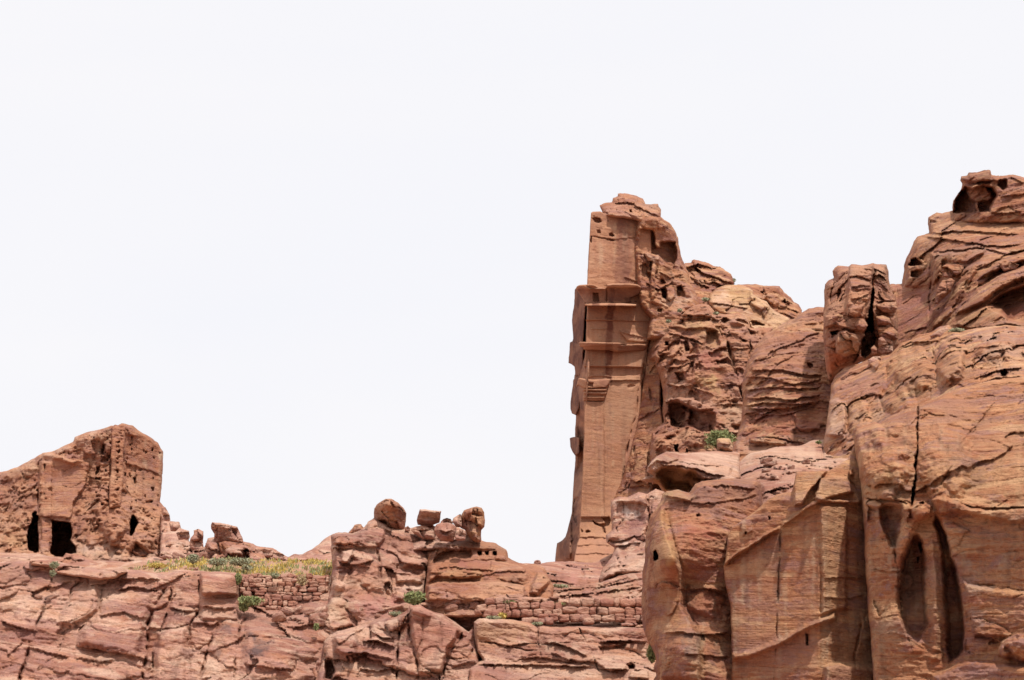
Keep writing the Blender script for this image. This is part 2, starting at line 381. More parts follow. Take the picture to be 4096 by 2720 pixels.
    if st:
        P0 = world(x, y, D); D -= relief(P0, st, seed % 17, step / FPX * float(np.median(D))) * damp * (.35 + .65 * sstep(0, 25, s))
    P = world(x, y, D)
    # rim
    qe = np.concatenate([quads[:, [0, 1]], quads[:, [1, 2]], quads[:, [2, 3]], quads[:, [3, 0]]])
    key = np.sort(qe, 1); key = key[:, 0] * (len(x) + 1) + key[:, 1]
    u, inv, cnt = np.unique(key, return_inverse=True, return_counts=True); be = qe[cnt[inv.ravel()] == 1]
    bv = np.unique(be); n0 = len(x); mpv = -np.ones(n0, np.int64); mpv[bv] = np.arange(len(bv))
    cx, cy = x.mean(), y.mean(); dep_b = np.median(D) + thick
    def ring(f, dd): return world(cx + (x[bv] - cx) * f, cy + (y[bv] - cy) * f, dd)
    nb = len(bv)
    r1 = ring(1 + (taper - 1) * .35, D[bv] * .55 + (np.maximum(D[bv] + .3, dep_b)) * .45); r2 = ring(taper, np.maximum(D[bv] + .6, dep_b) )
    V = np.concatenate([P, r1, r2]); i1 = n0 + mpv[be]; i2 = n0 + nb + mpv[be]
    Q = np.concatenate([quads, np.stack([be[:, 1], be[:, 0], i1[:, 0], i1[:, 1]], 1), np.stack([i1[:, 1], i1[:, 0], i2[:, 0], i2[:, 1]], 1)])
    T = np.zeros((0, 3), int)
    if kind != 'structure' or len(x) < 3000:                        # free standing stones are closed behind as well
        xb, yb = cx + (x - cx) * taper, cy + (y - cy) * taper; bk = world(xb, yb, np.full(len(x), dep_b + .05)); bi = np.arange(len(x)) + len(V)
        bi[bv] = n0 + nb + np.arange(nb); V = np.concatenate([V, bk]); Q = np.concatenate([Q, bi[quads[:, ::-1]]])
    S = np.zeros((len(V), 4)); S[:, :3] = .1; S[:n0] = stain_shade; S[n0:n0 + nb] = stain_shade[bv]
    o = mesh_obj(name, V, (Q, T), mat, parent, stain_shade=S)
    tag(o, label, cat, group, kind)
    def at(px, py, f=frame):
        q = fr(f, [(px, py)])[0]; i = np.argmin((x - q[0]) ** 2 + (y - q[1]) ** 2); return P[i]
    def surf():                                                    # grid points of the surface, for planting
        return x, y, P
    o_at[o.name] = at; o_surf[o.name] = surf
    return o
o_at, o_surf = {}, {}
sq = np.random.RandomState(21)
def runs(n, x0, x1, y0, y1, l0, l1, w0=5, w1=22, cols=((.52, .35, .22), (.56, .40, .27), (.24, .13, .09), (.20, .12, .09), (.36, .15, .09)), am=.5):
    out = []
    for i in range(n):
        x = x0 + (x1 - x0) * sq.rand(); y = y0 + (y1 - y0) * sq.rand() ** 1.6; l = l0 + (l1 - l0) * sq.rand(); w_ = w0 + (w1 - w0) * sq.rand(); d = (sq.rand() - .5) * 18
        out.append(('stain_shade', [(x, y), (x + w_, y), (x + w_ * .9 + d * .4, y + l * .6), (x + w_ * .5 + d, y + l), (x + w_ * .2 + d, y + l)], cols[sq.randint(len(cols))], am * (.5 + .6 * sq.rand()), 6))
    return out
def pocks(n, x0, x1, y0, y1, d0, d1, cols=None, s0=5, s1=15, asp=1.4):
    """Small irregular weathering holes; with cols they gather along those upright lines."""
    out = []
    for i in range(n):
        x = (cols[sq.randint(len(cols))] + 5 * sq.randn()) if cols else x0 + (x1 - x0) * sq.rand()
        y = y0 + (y1 - y0) * sq.rand(); r = s0 + (s1 - s0) * sq.rand() ** 2; k = sq.randint(5, 8); a0 = sq.rand() * 6
        out.append(('pit', [(x + r * (.5 + .5 * sq.rand()) * math.cos(a0 + 6.283 * q / k), y + r * asp * (.5 + .5 * sq.rand()) * math.sin(a0 + 6.283 * q / k)) for q in range(k)], d0 + (d1 - d0) * sq.rand(), r * .7))
    return out

# ------------------------------------------------------------------ ground
def ground():
    xs = np.concatenate([-np.geomspace(3000, 60, 18), np.linspace(-50, 50, 60), np.geomspace(60, 3000, 18)])
    ys = np.concatenate([np.linspace(-40, 120, 80), np.geomspace(130, 3500, 20)])
    X, Y = np.meshgrid(xs, ys); Z = .5 * fbm(X / 14, Y / 14, X * 0, 4) * np.clip(Y / 25, 0, 1) + .12 * fbm(X / 2, Y / 2, X * 0, 3)
    V = np.stack([X, Y, Z], -1).reshape(-1, 3); r, c = X.shape; i = np.arange(r * c).reshape(r, c)
    q = np.stack([i[:-1, :-1].ravel(), i[:-1, 1:].ravel(), i[1:, 1:].ravel(), i[1:, :-1].ravel()], 1)
    tag(mesh_obj('ground', V, (q, np.zeros((0, 3), int)), PINK, origin=(0, 0, 0)), kind='structure')
    # the hidden body of the plateau the far rocks stand on
    xs = np.linspace(-60, 60, 90); ys = np.linspace(67, 160, 60); X, Y = np.meshgrid(xs, ys)
    Z = 6.6 + (Y - 67) * .055 + .5 * fbm(X / 9, Y / 9, X * 0 + 4, 4) + np.clip(X - 8, 0, 40) * .12
    Z[0] = -1; Z[-1] = -1; Z[:, 0] = -1; Z[:, -1] = -1
    V = np.stack([X, Y, Z], -1).reshape(-1, 3); r, c = X.shape; i = np.arange(r * c).reshape(r, c)
    q = np.stack([i[:-1, :-1].ravel(), i[:-1, 1:].ravel(), i[1:, 1:].ravel(), i[1:, :-1].ravel()], 1)
    tag(mesh_obj('plateau', V, (q, np.zeros((0, 3), int)), PINK, origin=(0, 67, 0)), kind='structure')
    xs = np.linspace(6.5, 48, 50); ys = np.linspace(41, 72, 40); X, Y = np.meshgrid(xs, ys)
    Z = 7.4 + (Y - 41) * .09 + .5 * fbm(X / 6, Y / 6, X * 0 + 2, 4) + np.clip(X - 12, 0, 20) * .2; Z[0] = -1; Z[-1] = -1; Z[:, 0] = -1; Z[:, -1] = -1
    V = np.stack([X, Y, Z], -1).reshape(-1, 3); r, c = X.shape; i = np.arange(r * c).reshape(r, c)
    q = np.stack([i[:-1, :-1].ravel(), i[:-1, 1:].ravel(), i[1:, 1:].ravel(), i[1:, :-1].ravel()], 1)
    tag(mesh_obj('hill', V, (q, np.zeros((0, 3), int)), PINK, origin=(10, 45, 0)), kind='structure')
ground()

# relief recipes
JOINT = (('big', .9, 7), ('blk', 1.0, 4.2, 2.4, .35, .12, .25), ('blk', .4, 1.5, .8, .2, .15, .2), ('bed', .22, .5, .15, 1.4), ('fine', .16, .8))
LEDGE = (('big', .7, 6), ('blk', .7, 5.5, 1.3, .3, .05, .1), ('bed', .4, .6, .06, 1.5), ('blk', .2, 1.1, .6, .12, .1, .1), ('fine', .14, .7))
ROUGH = (('big', .6, 5), ('ridge', .35, 2.2, 1.6), ('blk', .5, 1.6, 1.1, .2, .1, .2), ('taf', .5, .7, .55, .0), ('fine', .2, .8))
BOULD = (('big', .3, 1.8), ('blk', .6, 1.2, .85, .10, .2, .1), ('blk', .2, .5, .35, .04, .2, .1), ('bed', .14, .3, .1, 1.2), ('fine', .12, .4))
SMOOTH = (('big', .5, 6), ('bed', .10, .7, .1, 2), ('bed', .04, .16, .12, 2), ('fine', .05, .8))
CUT = (('fine', .02, .6), ('bed', .02, .5, .0, 1))

DK = (.07, .028, .02); BLU = (.10, .075, .08); CRM = (.66, .47, .36); ORG = (.55, .30, .14); WHT = (.72, .56, .47); RED = (.36, .10, .07)

# ------------------------------------------------------------------ far left: rock-cut tomb in its hill
tomb = empty('rock_cut_tomb', world(*fr('A', [(480, 900)])[0], 91))
tag(tomb, 'weathered rock-cut tomb front with two square black doorways in the left hill', 'tomb')
rock('rock_wall', 'A', [(-220, 520), (-60, 425), (0, 402), (40, 396), (100, 375), (190, 325), (240, 296), (290, 290), (410, 235), (420, 208), (490, 178), (560, 165),
     (620, 141), (650, 142), (685, 133), (740, 145), (800, 185), (850, 210), (885, 240), (900, 272), (915, 290), (913, 400), (905, 480), (895, 570),
     (925, 600), (950, 640), (955, 700), (975, 800), (1000, 870), (1010, 1010), (-220, 1010)],
     [(-100, 500, 93), (215, 500, 90.5), (500, 500, 89.5), (650, 140, 90), (650, 600, 88.5), (910, 300, 94), (900, 700, 91), (-100, 900, 88), (400, 900, 86.5), (950, 950, 86)],
     TAN, (('big', .5, 5), ('ridge', .25, 2.5, 1.5), ('blk', .25, 1.8, 1.0, .10, .1, .2), ('bed', .16, .4, .1, 1.5), ('taf', .5, .45, .5, -.05), ('taf', .22, .22, .2, -.1), ('flute', .42, .55), ('fine', .16, .5)), [
     ('flat', [(225, 300), (490, 370), (490, 470), (410, 580), (395, 655), (215, 660)], .9, 20),
     ('flat', [(690, 180), (850, 220), (900, 300), (895, 620), (760, 600), (690, 560)], .65, 20),
     ('raise', [(240, 290), (500, 350), (492, 470), (410, 585), (400, 660), (215, 665), (215, 400)], .5, 8),
     ('raise', [(215, 340), (290, 350), (290, 660), (215, 660)], .3, 6),
     ('crack', [(622, 150), (625, 400), (612, 600)], 6, .6), ('crack', [(700, 180), (690, 400), (680, 560)], 5, .4),
     ('raise', [(700, 330), (905, 400), (905, 425), (700, 355)], .25, 6), ('raise', [(760, 360), (805, 380), (800, 600), (760, 590)], .15, 6),
     ('crack', [(760, 600), (860, 640), (950, 670)], 7, .5), ('crack', [(350, 480), (400, 490), (460, 460), (490, 462)], 3, .3), ('crack', [(300, 360), (360, 400), (420, 370), (480, 390)], 3, .25),
     ('pit', [(500, 225), (560, 215), (600, 260), (600, 320), (520, 290)], .6, 25), ('pit', [(580, 245), (595, 245), (590, 310), (568, 310)], .8, 8),
     ('pit', [(540, 370), (570, 365), (560, 410), (530, 440)], .8, 10), ('pit', [(535, 430), (575, 435), (570, 450), (535, 450)], .5, 6),
     ('pit', [(650, 318), (668, 318), (668, 335), (650, 335)], .5, 5), ('pit', [(697, 405), (708, 405), (708, 425), (697, 425)], .5, 4),
     ('pit', [(745, 430), (762, 435), (755, 475), (745, 470)], .6, 5), ('pit', [(845, 485), (865, 485), (862, 510), (845, 510)], .5, 5),
     ('pit', [(815, 560), (860, 562), (850, 580), (815, 578)], .5, 6), ('pit', [(240, 360), (255, 360), (250, 400), (240, 400)], .5, 6),
     ('pit', [(270, 490), (295, 490), (290, 515), (272, 515)], .3, 6), ('pit', [(200, 500), (215, 480), (225, 560), (205, 590)], .4, 8),
     ('dome', (640, 720), (65, 75), 1.4), ('dome', (660, 800), (60, 30), .5), ('dome', (850, 740), (60, 80), .7),
     ('pit', [(500, 700), (560, 690), (590, 740), (560, 780), (500, 760)], .6, 20), ('pit', [(560, 630), (600, 620), (600, 660), (570, 665)], .4, 12),
     ('pit', [(715, 850), (760, 790), (820, 820), (838, 850), (825, 888), (720, 895)], 1.6, 24), ('pit', [(895, 850), (950, 850), (955, 880), (900, 880)], .9, 14),
     ('pit', [(195, 622), (204, 625), (206, 645), (218, 650), (218, 855), (195, 855), (165, 845), (157, 800), (160, 700), (180, 680), (185, 640)], 7, 6),
     ('pit', [(292, 672), (398, 680), (408, 720), (404, 790), (428, 830), (425, 862), (350, 877), (285, 868), (276, 852), (290, 800)], 8, 6),
     ('pit', [(740, 650), (752, 648), (772, 690), (745, 765), (726, 765), (726, 690)], 5, 5),
     ('stain_shade', [(290, 300), (490, 350), (490, 440), (290, 440)], (.36, .15, .09), .4, 30), ('stain_shade', [(500, 180), (560, 165), (440, 240), (300, 300), (100, 390), (250, 300)], CRM, .5, 20),
     ('stain_shade', [(60, 420), (220, 370), (220, 420), (60, 440)], (.55, .34, .2), .5, 20), ('stain_shade', [(430, 640), (500, 650), (500, 760), (440, 800), (420, 760)], (.22, .09, .07), .6, 20),
     ('stain_shade', [(0, 700), (160, 700), (160, 830), (0, 850)], (.5, .3, .17), .5, 25), ('stain_shade', [(0, 440), (200, 440), (210, 600), (0, 640)], (.34, .19, .13), .4, 40),
     ('stain_shade', [(420, 800), (620, 800), (700, 870), (850, 880), (930, 920), (420, 920)], CRM, .5, 30)] + pocks(40, 0, 0, 200, 620, .2, .6, [708, 738, 760, 805, 850, 885], 4, 13, 1.7)
     + pocks(24, 500, 620, 200, 650, .3, .8, None, 5, 20, 1.3) + pocks(16, 0, 0, 340, 560, .2, .5, [228, 285, 252], 4, 9, 1.4) + pocks(14, 0, 210, 440, 760, .2, .8, None, 6, 22, .7) + runs(30, 500, 900, 160, 400, 80, 300, 5, 18, am=.4),
     rnd=(14, 1.0), thick=9, rough=3.5, step=4.5, parent=tomb)
CUTS = (('ridge', .12, 1.2, .8), ('taf', .3, .35, .25, -.1), ('fine', .14, .6))
rock('pilaster', 'A', [(628, 150), (645, 140), (690, 138), (700, 160), (692, 400), (680, 600), (612, 605), (620, 400)], [(625, 200, 89.3), (690, 200, 89.6), (615, 600, 87.9)], TAN, CUTS,
     [('crack', [(660, 170), (655, 400), (645, 590)], 5, .3)] + [('pit', [(650 - w_, y_), (662 + w_, y_ - 3 - w_), (668, y_ + h_), (655, y_ + h_ + 3)], .5, 6) for y_, w_, h_ in ((235, 8, 8), (262, 4, 5), (288, 9, 12), (325, 3, 8), (350, 8, 6), (392, 5, 16), (440, 2, 6), (500, 8, 9))], rnd=(7, .4), thick=2, rough=4.5, step=4, parent=tomb)
rock('pillar', 'A', [(218, 640), (292, 640), (292, 700), (290, 790), (285, 800), (282, 850), (270, 864), (225, 862), (218, 800), (232, 780), (228, 700)], [(220, 650, 89), (290, 650, 89.2), (225, 860, 86.9)], TAN, CUTS,
     [('crack', [(225, 790), (285, 798)], 5, .4)], rnd=(10, .6), thick=1.6, rough=2.5, step=4, parent=tomb)
# low ledges at the tomb's foot
rock('tomb_ledge', 'A', [(-200, 830), (0, 850), (150, 860), (200, 855), (260, 868), (350, 880), (370, 858), (450, 870), (520, 895), (600, 900), (700, 905), (790, 895), (860, 880), (930, 890),
     (960, 905), (1000, 930), (1000, 1060), (-200, 1060)], [(-200, 850, 84), (500, 870, 82), (950, 900, 80), (-200, 1050, 72), (400, 1050, 72), (1000, 1050, 72)], PINK,
     LEDGE, [('raise', [(360, 858), (450, 862), (480, 900), (410, 905)], .6, 8), ('stain_shade', [(750, 880), (950, 890), (950, 930), (700, 930)], CRM, .6, 15)],
     rnd=(14, 1.2), thick=8, kind='structure', rough=5)

# ------------------------------------------------------------------ ridge between the tomb hill and the middle outcrop
rock('ridge', 'A', [(900, 640), (935, 650), (950, 682), (1000, 688), (1012, 720), (1055, 735), (1062, 770), (1050, 788), (1062, 800), (1100, 812), (1145, 830), (1165, 775), (1200, 768), (1250, 775),
     (1310, 785), (1360, 795), (1420, 805), (1440, 822), (1530, 830), (1580, 860), (1612, 882), (1645, 865), (1690, 865), (1740, 838), (1800, 798), (1840, 765), (1870, 750), (2050, 740),
     (2100, 1060), (900, 1060)], [(900, 700, 88), (1100, 820, 84), (1300, 820, 80), (1600, 880, 82), (1850, 800, 84), (900, 1050, 74), (1500, 1050, 74), (2050, 1050, 74)], ROSE,
     (('big', .5, 3.5), ('blk', 1.0, 2.6, 1.7, .4, .15, .2), ('bed', .2, .5, .12, 1.4), ('blk', .25, .9, .6, .12, .1, .1), ('fine', .15, .7)), [
     ('dome', (1330, 830), (90, 50), 1.2), ('dome', (1190, 850), (40, 60), .8), ('dome', (980, 790), (60, 60), .8), ('dome', (1480, 870), (70, 40), .8),
     ('stain_shade', [(1220, 800), (1400, 800), (1400, 870), (1260, 860)], (.25, .09, .06), .5, 20), ('stain_shade', [(950, 740), (1060, 780), (1060, 860), (960, 860)], CRM, .4, 20),
     ('crack', [(1150, 800), (1160, 880), (1140, 930)], 7, 1.0), ('crack', [(1440, 810), (1400, 860), (1390, 930)], 8, .9), ('crack', [(950, 690), (960, 800), (940, 850)], 8, 1.0),
     ('crack', [(960, 770), (1060, 785)], 5, .6), ('crack', [(1060, 790), (1080, 860)], 7, .8), ('pit', [(1490, 875), (1560, 870), (1570, 890), (1490, 895)], .5, 8)],
     rnd=(16, 1.5), thick=7, kind='structure', rough=4, step=4.5)
def bld(name, frame, outl, dep, label, mat=ROSE, rnd=None, thick=None, ops=(), st=BOULD, cat='boulder', rough=2.5, step=3.5, group=None, taper=.7):
    p = fr(frame, outl); sz = min(np.ptp(p[:, 0]), np.ptp(p[:, 1])); d = dep if np.isscalar(dep) else dep[0][2]; m = sz / FPX * d
    return rock(name, frame, outl, dep, mat, st, ops, rnd or (sz * .3, m * .34), thick or m * .9, taper, rough, step, 4, None, label, cat, group)
bld('standing_boulder', 'A', [(1062, 795), (1068, 775), (1087, 752), (1085, 730), (1110, 722), (1140, 735), (1142, 760), (1138, 790), (1142, 840), (1110, 850), (1066, 830)], 83,
    'narrow upright boulder with a rounded head beside the anvil shaped boulder')
bld('anvil_boulder', 'A', [(1183, 700), (1190, 686), (1230, 688), (1270, 697), (1330, 709), (1342, 740), (1358, 768), (1362, 800), (1310, 812), (1240, 800), (1205, 805), (1196, 780), (1198, 750), (1184, 722)],
    [(1190, 690, 79.6), (1350, 700, 80), (1200, 800, 80.4), (1350, 800, 80)], 'anvil shaped boulder with an overhanging flat top on the ridge above the yellow meadow',
    ops=[('stain_shade', [(1200, 715), (1330, 725), (1340, 790), (1210, 780)], (.26, .09, .065), .7, 12), ('raise', [(1180, 680), (1345, 700), (1345, 728), (1260, 722), (1180, 715)], .4, 8)], thick=3)  # dark front colour paints the shade below the flat top

for k_, (o_, l_) in enumerate((
    ([(948, 690), (965, 682), (1000, 686), (1008, 700), (1003, 716), (985, 735), (955, 735)], 'flat topped boulder at the right foot of the left tomb hill'),
    ([(985, 745), (1010, 735), (1035, 730), (1058, 740), (1062, 762), (1050, 780), (1000, 785)], 'round boulder on the skyline just left of the narrow upright boulder'),
    ([(905, 600), (925, 598), (940, 620), (952, 650), (950, 680), (920, 680), (905, 640)], 'pale knob of rock against the right flank of the tomb hill'),
    ([(1145, 835), (1150, 800), (1175, 790), (1215, 800), (1225, 840), (1200, 880), (1160, 880)], 'rounded boulder under the left end of the anvil shaped boulder'),
    ([(1225, 800), (1260, 790), (1330, 800), (1400, 808), (1405, 850), (1370, 885), (1260, 880), (1230, 850)], 'big dark boulder carrying the anvil shaped boulder'),
    ([(1430, 830), (1470, 822), (1520, 828), (1540, 850), (1520, 880), (1450, 885), (1425, 860)], 'low boulder on the skyline right of the anvil shaped boulder'),
    ([(1530, 850), (1565, 850), (1590, 865), (1600, 885), (1560, 900), (1525, 890)], 'small boulder at the right end of the ridge skyline'),
    ([(900, 850), (930, 845), (955, 860), (960, 885), (920, 895), (895, 880)], 'boulder at the left edge of the meadow below the ridge'),
    ([(1480, 905), (1520, 895), (1560, 905), (1555, 925), (1490, 925)], 'low boulder bedded in the middle of the meadow edge'))):
    bld('ridge_boulder', 'A', o_, 79 if k_ < 7 else 75, l_, (ROSE, RUST)[k_ in (4,)])
# ------------------------------------------------------------------ terrace with the meadow
rock('terrace', 'A', [(560, 960), (660, 935), (800, 905), (950, 890), (1060, 885), (1300, 890), (1450, 895), (1700, 905), (1900, 905), (2000, 905), (2000, 1100), (560, 1100)],
     [(700, 930, 74), (950, 890, 75), (1400, 895, 75), (1900, 905, 75), (600, 1000, 66), (1000, 1000, 65), (1500, 1010, 65), (1900, 1000, 64), (600, 1100, 64.5), (1900, 1100, 64.5)], PINK,
     (('big', .3, 3), ('fine', .3, .6)), [('stain_shade', [(700, 900), (1900, 890), (1900, 1010), (700, 1010)], (.42, .27, .15), .5, 20)], rnd=(8, .5), thick=4, rough=2, kind='structure')

# ------------------------------------------------------------------ lower left cliff
CL = [(-230, 900), (0, 905), (160, 898), (180, 900), (310, 902), (430, 928), (560, 950), (640, 965), (700, 952), (790, 950), (870, 965), (960, 965), (1010, 952), (1112, 955), (1200, 962), (1335, 970),
      (1342, 985), (1400, 990), (1560, 985), (1700, 985), (1830, 990), (1900, 1000), (1950, 1700), (1950, 2100), (-230, 2100)]
rock('left_cliff', 'A', CL, [(-200, 920, 64), (300, 920, 64), (700, 960, 63.5), (1100, 960, 62), (1330, 980, 62.5), (-200, 1500, 60), (400, 1500, 59), (800, 1500, 60), (1200, 1300, 60), (1500, 1500, 58),
      (1850, 1200, 61.5), (1700, 1180, 62), (1450, 1180, 62), (1400, 1000, 64.5), (1850, 1000, 64.5), (1850, 1700, 59), (-200, 2100, 56), (900, 2100, 56), (1900, 2100, 56)], ROSE,
     (('big', .6, 6), ('blk', .5, 4.2, 6.5, .26, .08, -.42), ('blk', .24, 2.2, .8, .12, .10, -.4), ('bed', .22, .5, .09, 2.0), ('bed', .12, .2, .11, 2.2), ('flute', .12, 1.2), ('fine', .09, .8)), [
     ('crack', [(300, 990), (262, 1080), (245, 1180), (205, 1260), (165, 1340), (150, 1430), (110, 1568), (60, 1700)], 9, 1.6),
     ('crack', [(480, 1010), (405, 1060), (385, 1130), (390, 1170)], 9, .8), ('crack', [(575, 1030), (555, 1190), (440, 1290), (420, 1450), (400, 1560)], 6, .7),
     ('crack', [(950, 1010), (925, 1060), (880, 1130), (850, 1200), (832, 1260), (830, 1350), (800, 1568), (780, 1700)], 16, 1.8), ('crack', [(968, 990), (950, 1130), (905, 1300), (860, 1400), (845, 1568)], 7, 1.2),
     ('crack', [(1115, 958), (1108, 1080), (1112, 1180), (1062, 1260), (1055, 1380), (1062, 1480), (1068, 1600)], 8, 1.4), ('crack', [(1330, 1180), (1225, 1260), (1160, 1400), (1120, 1568)], 10, 1.6),
     ('crack', [(1400, 1190), (1345, 1260), (1322, 1400), (1310, 1568)], 6, .9), ('crack', [(1560, 1180), (1680, 1340), (1640, 1568)], 5, .5),
     ('lip', [(0, 1240), (100, 1270), (220, 1300)], 14, .7), ('lip', [(420, 1380), (560, 1400), (740, 1430), (870, 1470)], 14, .7), ('lip', [(420, 1440), (560, 1465), (640, 1450)], 10, .5),
     ('lip', [(650, 1065), (760, 1050), (890, 1060)], 14, .8), ('lip', [(640, 1010), (780, 1000), (900, 1005)], 12, .7), ('lip', [(540, 1210), (700, 1190), (830, 1230)], 12, .5),
     ('lip', [(945, 1160), (1040, 1180), (1110, 1175)], 12, .6), ('lip', [(1120, 1095), (1340, 1110)], 12, .6), ('lip', [(1115, 1150), (1250, 1170), (1330, 1165)], 12, .6),
     ('lip', [(1070, 1240), (1200, 1260), (1230, 1240)], 14, .7), ('lip', [(160, 1390), (400, 1440)], 12, .6), ('lip', [(1360, 1470), (1500, 1500), (1660, 1510)], 10, .5),
     ('raise', [(1118, 958), (1340, 972), (1340, 1100), (1120, 1090)], .7, 14), ('raise', [(600, 1080), (880, 1050), (840, 1230), (780, 1460), (430, 1380), (440, 1290)], .55, 50),
     ('raise', [(870, 1290), (1050, 1260), (1050, 1600), (850, 1600)], .5, 40), ('raise', [(1360, 1240), (1560, 1160), (1690, 1400), (1640, 1560), (1330, 1500)], .5, 60),
     ('raise', [(390, 1080), (560, 1010), (570, 1180), (400, 1290), (300, 1260)], .6, 40),
     ('flat', [(1118, 958), (1340, 972), (1340, 1240), (1120, 1240)], .8, 20), ('flat', [(400, 1040), (880, 1060), (830, 1240), (780, 1440), (430, 1380)], .4, 30), ('flat', [(870, 1290), (1050, 1260), (1050, 1600), (850, 1600)], .4, 30), ('flat', [(470, 1290), (800, 1280), (780, 1420), (440, 1380)], .3, 20),
     ('stain_shade', [(1390, 1310), (1440, 1335), (1540, 1345), (1500, 1400), (1480, 1445), (1400, 1425), (1370, 1390), (1440, 1370)], BLU, .85, 10), ('stain_shade', [(1240, 1265), (1300, 1260), (1290, 1310), (1250, 1320)], BLU, .75, 8),
     ('stain_shade', [(1200, 1410), (1300, 1410), (1280, 1440), (1200, 1430)], BLU, .6, 10), ('stain_shade', [(480, 1440), (600, 1455), (580, 1470), (480, 1460)], BLU, .6, 8),
     ('stain_shade', [(1125, 970), (1335, 985), (1335, 1020), (1125, 1020)], (.40, .16, .12), .5, 15), ('stain_shade', [(1125, 1040), (1330, 1050), (1330, 1090), (1125, 1080)], (.55, .32, .2), .5, 15),
     ('stain_shade', [(400, 1020), (560, 1010), (560, 1170), (400, 1160)], (.56, .36, .26), .4, 30), ('stain_shade', [(300, 1060), (390, 1060), (390, 1180), (280, 1170)], (.33, .13, .11), .4, 30),
     ('stain_shade', [(820, 1300), (900, 1290), (860, 1420), (810, 1420)], (.42, .16, .07), .6, 20), ('stain_shade', [(0, 930), (200, 930), (220, 1080), (0, 1060)], (.36, .19, .13), .5, 30),
     ('stain_shade', [(1360, 1160), (1830, 1130), (1830, 1260), (1500, 1280)], (.44, .24, .18), .5, 30)],
     rnd=(26, 1.6), thick=10, kind='structure', rough=4.5, step=5)
rock('rock_slab', 'A', [(168, 903), (240, 897), (310, 900), (330, 915), (430, 925), (560, 948), (700, 950), (715, 965), (640, 1003), (560, 1008), (400, 985), (305, 968), (290, 935), (175, 925)],
     [(200, 900, 63), (640, 950, 62.5), (400, 990, 62)], PINK, LEDGE, [('stain_shade', [(320, 920), (600, 960), (560, 1000), (330, 960)], (.46, .2, .13), .5, 15)], rnd=(14, .7), thick=2.5, rough=2.5, step=4,
     label='long flat slab capping the lower left cliff below the two tomb doorways', cat='rock slab')

# ------------------------------------------------------------------ middle outcrop
rock('outcrop', 'B', [(192, 376), (240, 360), (330, 366), (408, 325), (430, 298), (470, 272), (540, 300), (600, 330), (690, 342), (760, 372), (800, 420), (850, 560), (850, 720), (900, 860), (900, 1000), (100, 1400), (60, 1200),
     (110, 980), (150, 850), (185, 740), (196, 660), (205, 560), (192, 470)], [(200, 400, 64), (500, 350, 65), (750, 400, 66), (200, 700, 62), (500, 700, 62.5), (800, 700, 64), (150, 1000, 60), (800, 1000, 61), (100, 1400, 58)], ROSE,
     ROUGH, [('crack', [(765, 400), (780, 470), (820, 540), (808, 620), (795, 700), (790, 810)], 12, 1.6), ('crack', [(480, 460), (510, 560), (500, 660), (480, 760)], 14, .9),
     ('crack', [(330, 560), (300, 700), (320, 800)], 12, .6), ('crack', [(575, 600), (570, 700), (580, 780)], 10, .8), ('lip', [(230, 540), (330, 560), (480, 540)], 14, .6),
     ('raise', [(590, 610), (700, 600), (790, 620), (780, 690), (600, 680)], .7, 24), ('raise', [(590, 700), (780, 700), (780, 800), (590, 800)], .7, 24), ('raise', [(650, 540), (700, 525), (800, 540), (800, 590), (640, 590)], .6, 24),
     ('raise', [(255, 470), (330, 460), (340, 500), (300, 560), (250, 550)], .9, 18), ('raise', [(200, 365), (330, 366), (470, 330), (540, 330), (540, 400), (480, 460), (200, 440)], .5, 14),
     ('dome', (230, 700), (45, 40), .6), ('stain_shade', [(250, 590), (500, 590), (560, 560), (480, 800), (300, 800), (290, 640)], (.42, .19, .11), .4, 40), ('stain_shade', [(280, 490), (330, 480), (330, 530), (270, 530)], CRM, .7, 10),
     ('stain_shade', [(300, 620), (345, 640), (340, 740), (310, 800)], DK, .45, 14), ('stain_shade', [(480, 640), (560, 620), (540, 720), (480, 740)], DK, .45, 14), ('stain_shade', [(390, 760), (600, 790), (620, 850), (380, 860)], (.42, .17, .15), .5, 20),
     ('stain_shade', [(640, 700), (780, 700), (780, 730), (640, 720)], CRM, .7, 8), ('stain_shade', [(520, 430), (700, 400), (700, 520), (520, 520)], (.5, .27, .2), .5, 40), ('stain_shade', [(200, 380), (480, 350), (470, 420), (200, 430)], (.22, .11, .08), .5, 20),
     ('stain_shade', [(170, 760), (300, 800), (300, 920), (150, 920)], (.55, .38, .26), .5, 30)],
     rnd=(22, 1.5), thick=7, kind='structure', rough=5, step=4.5)
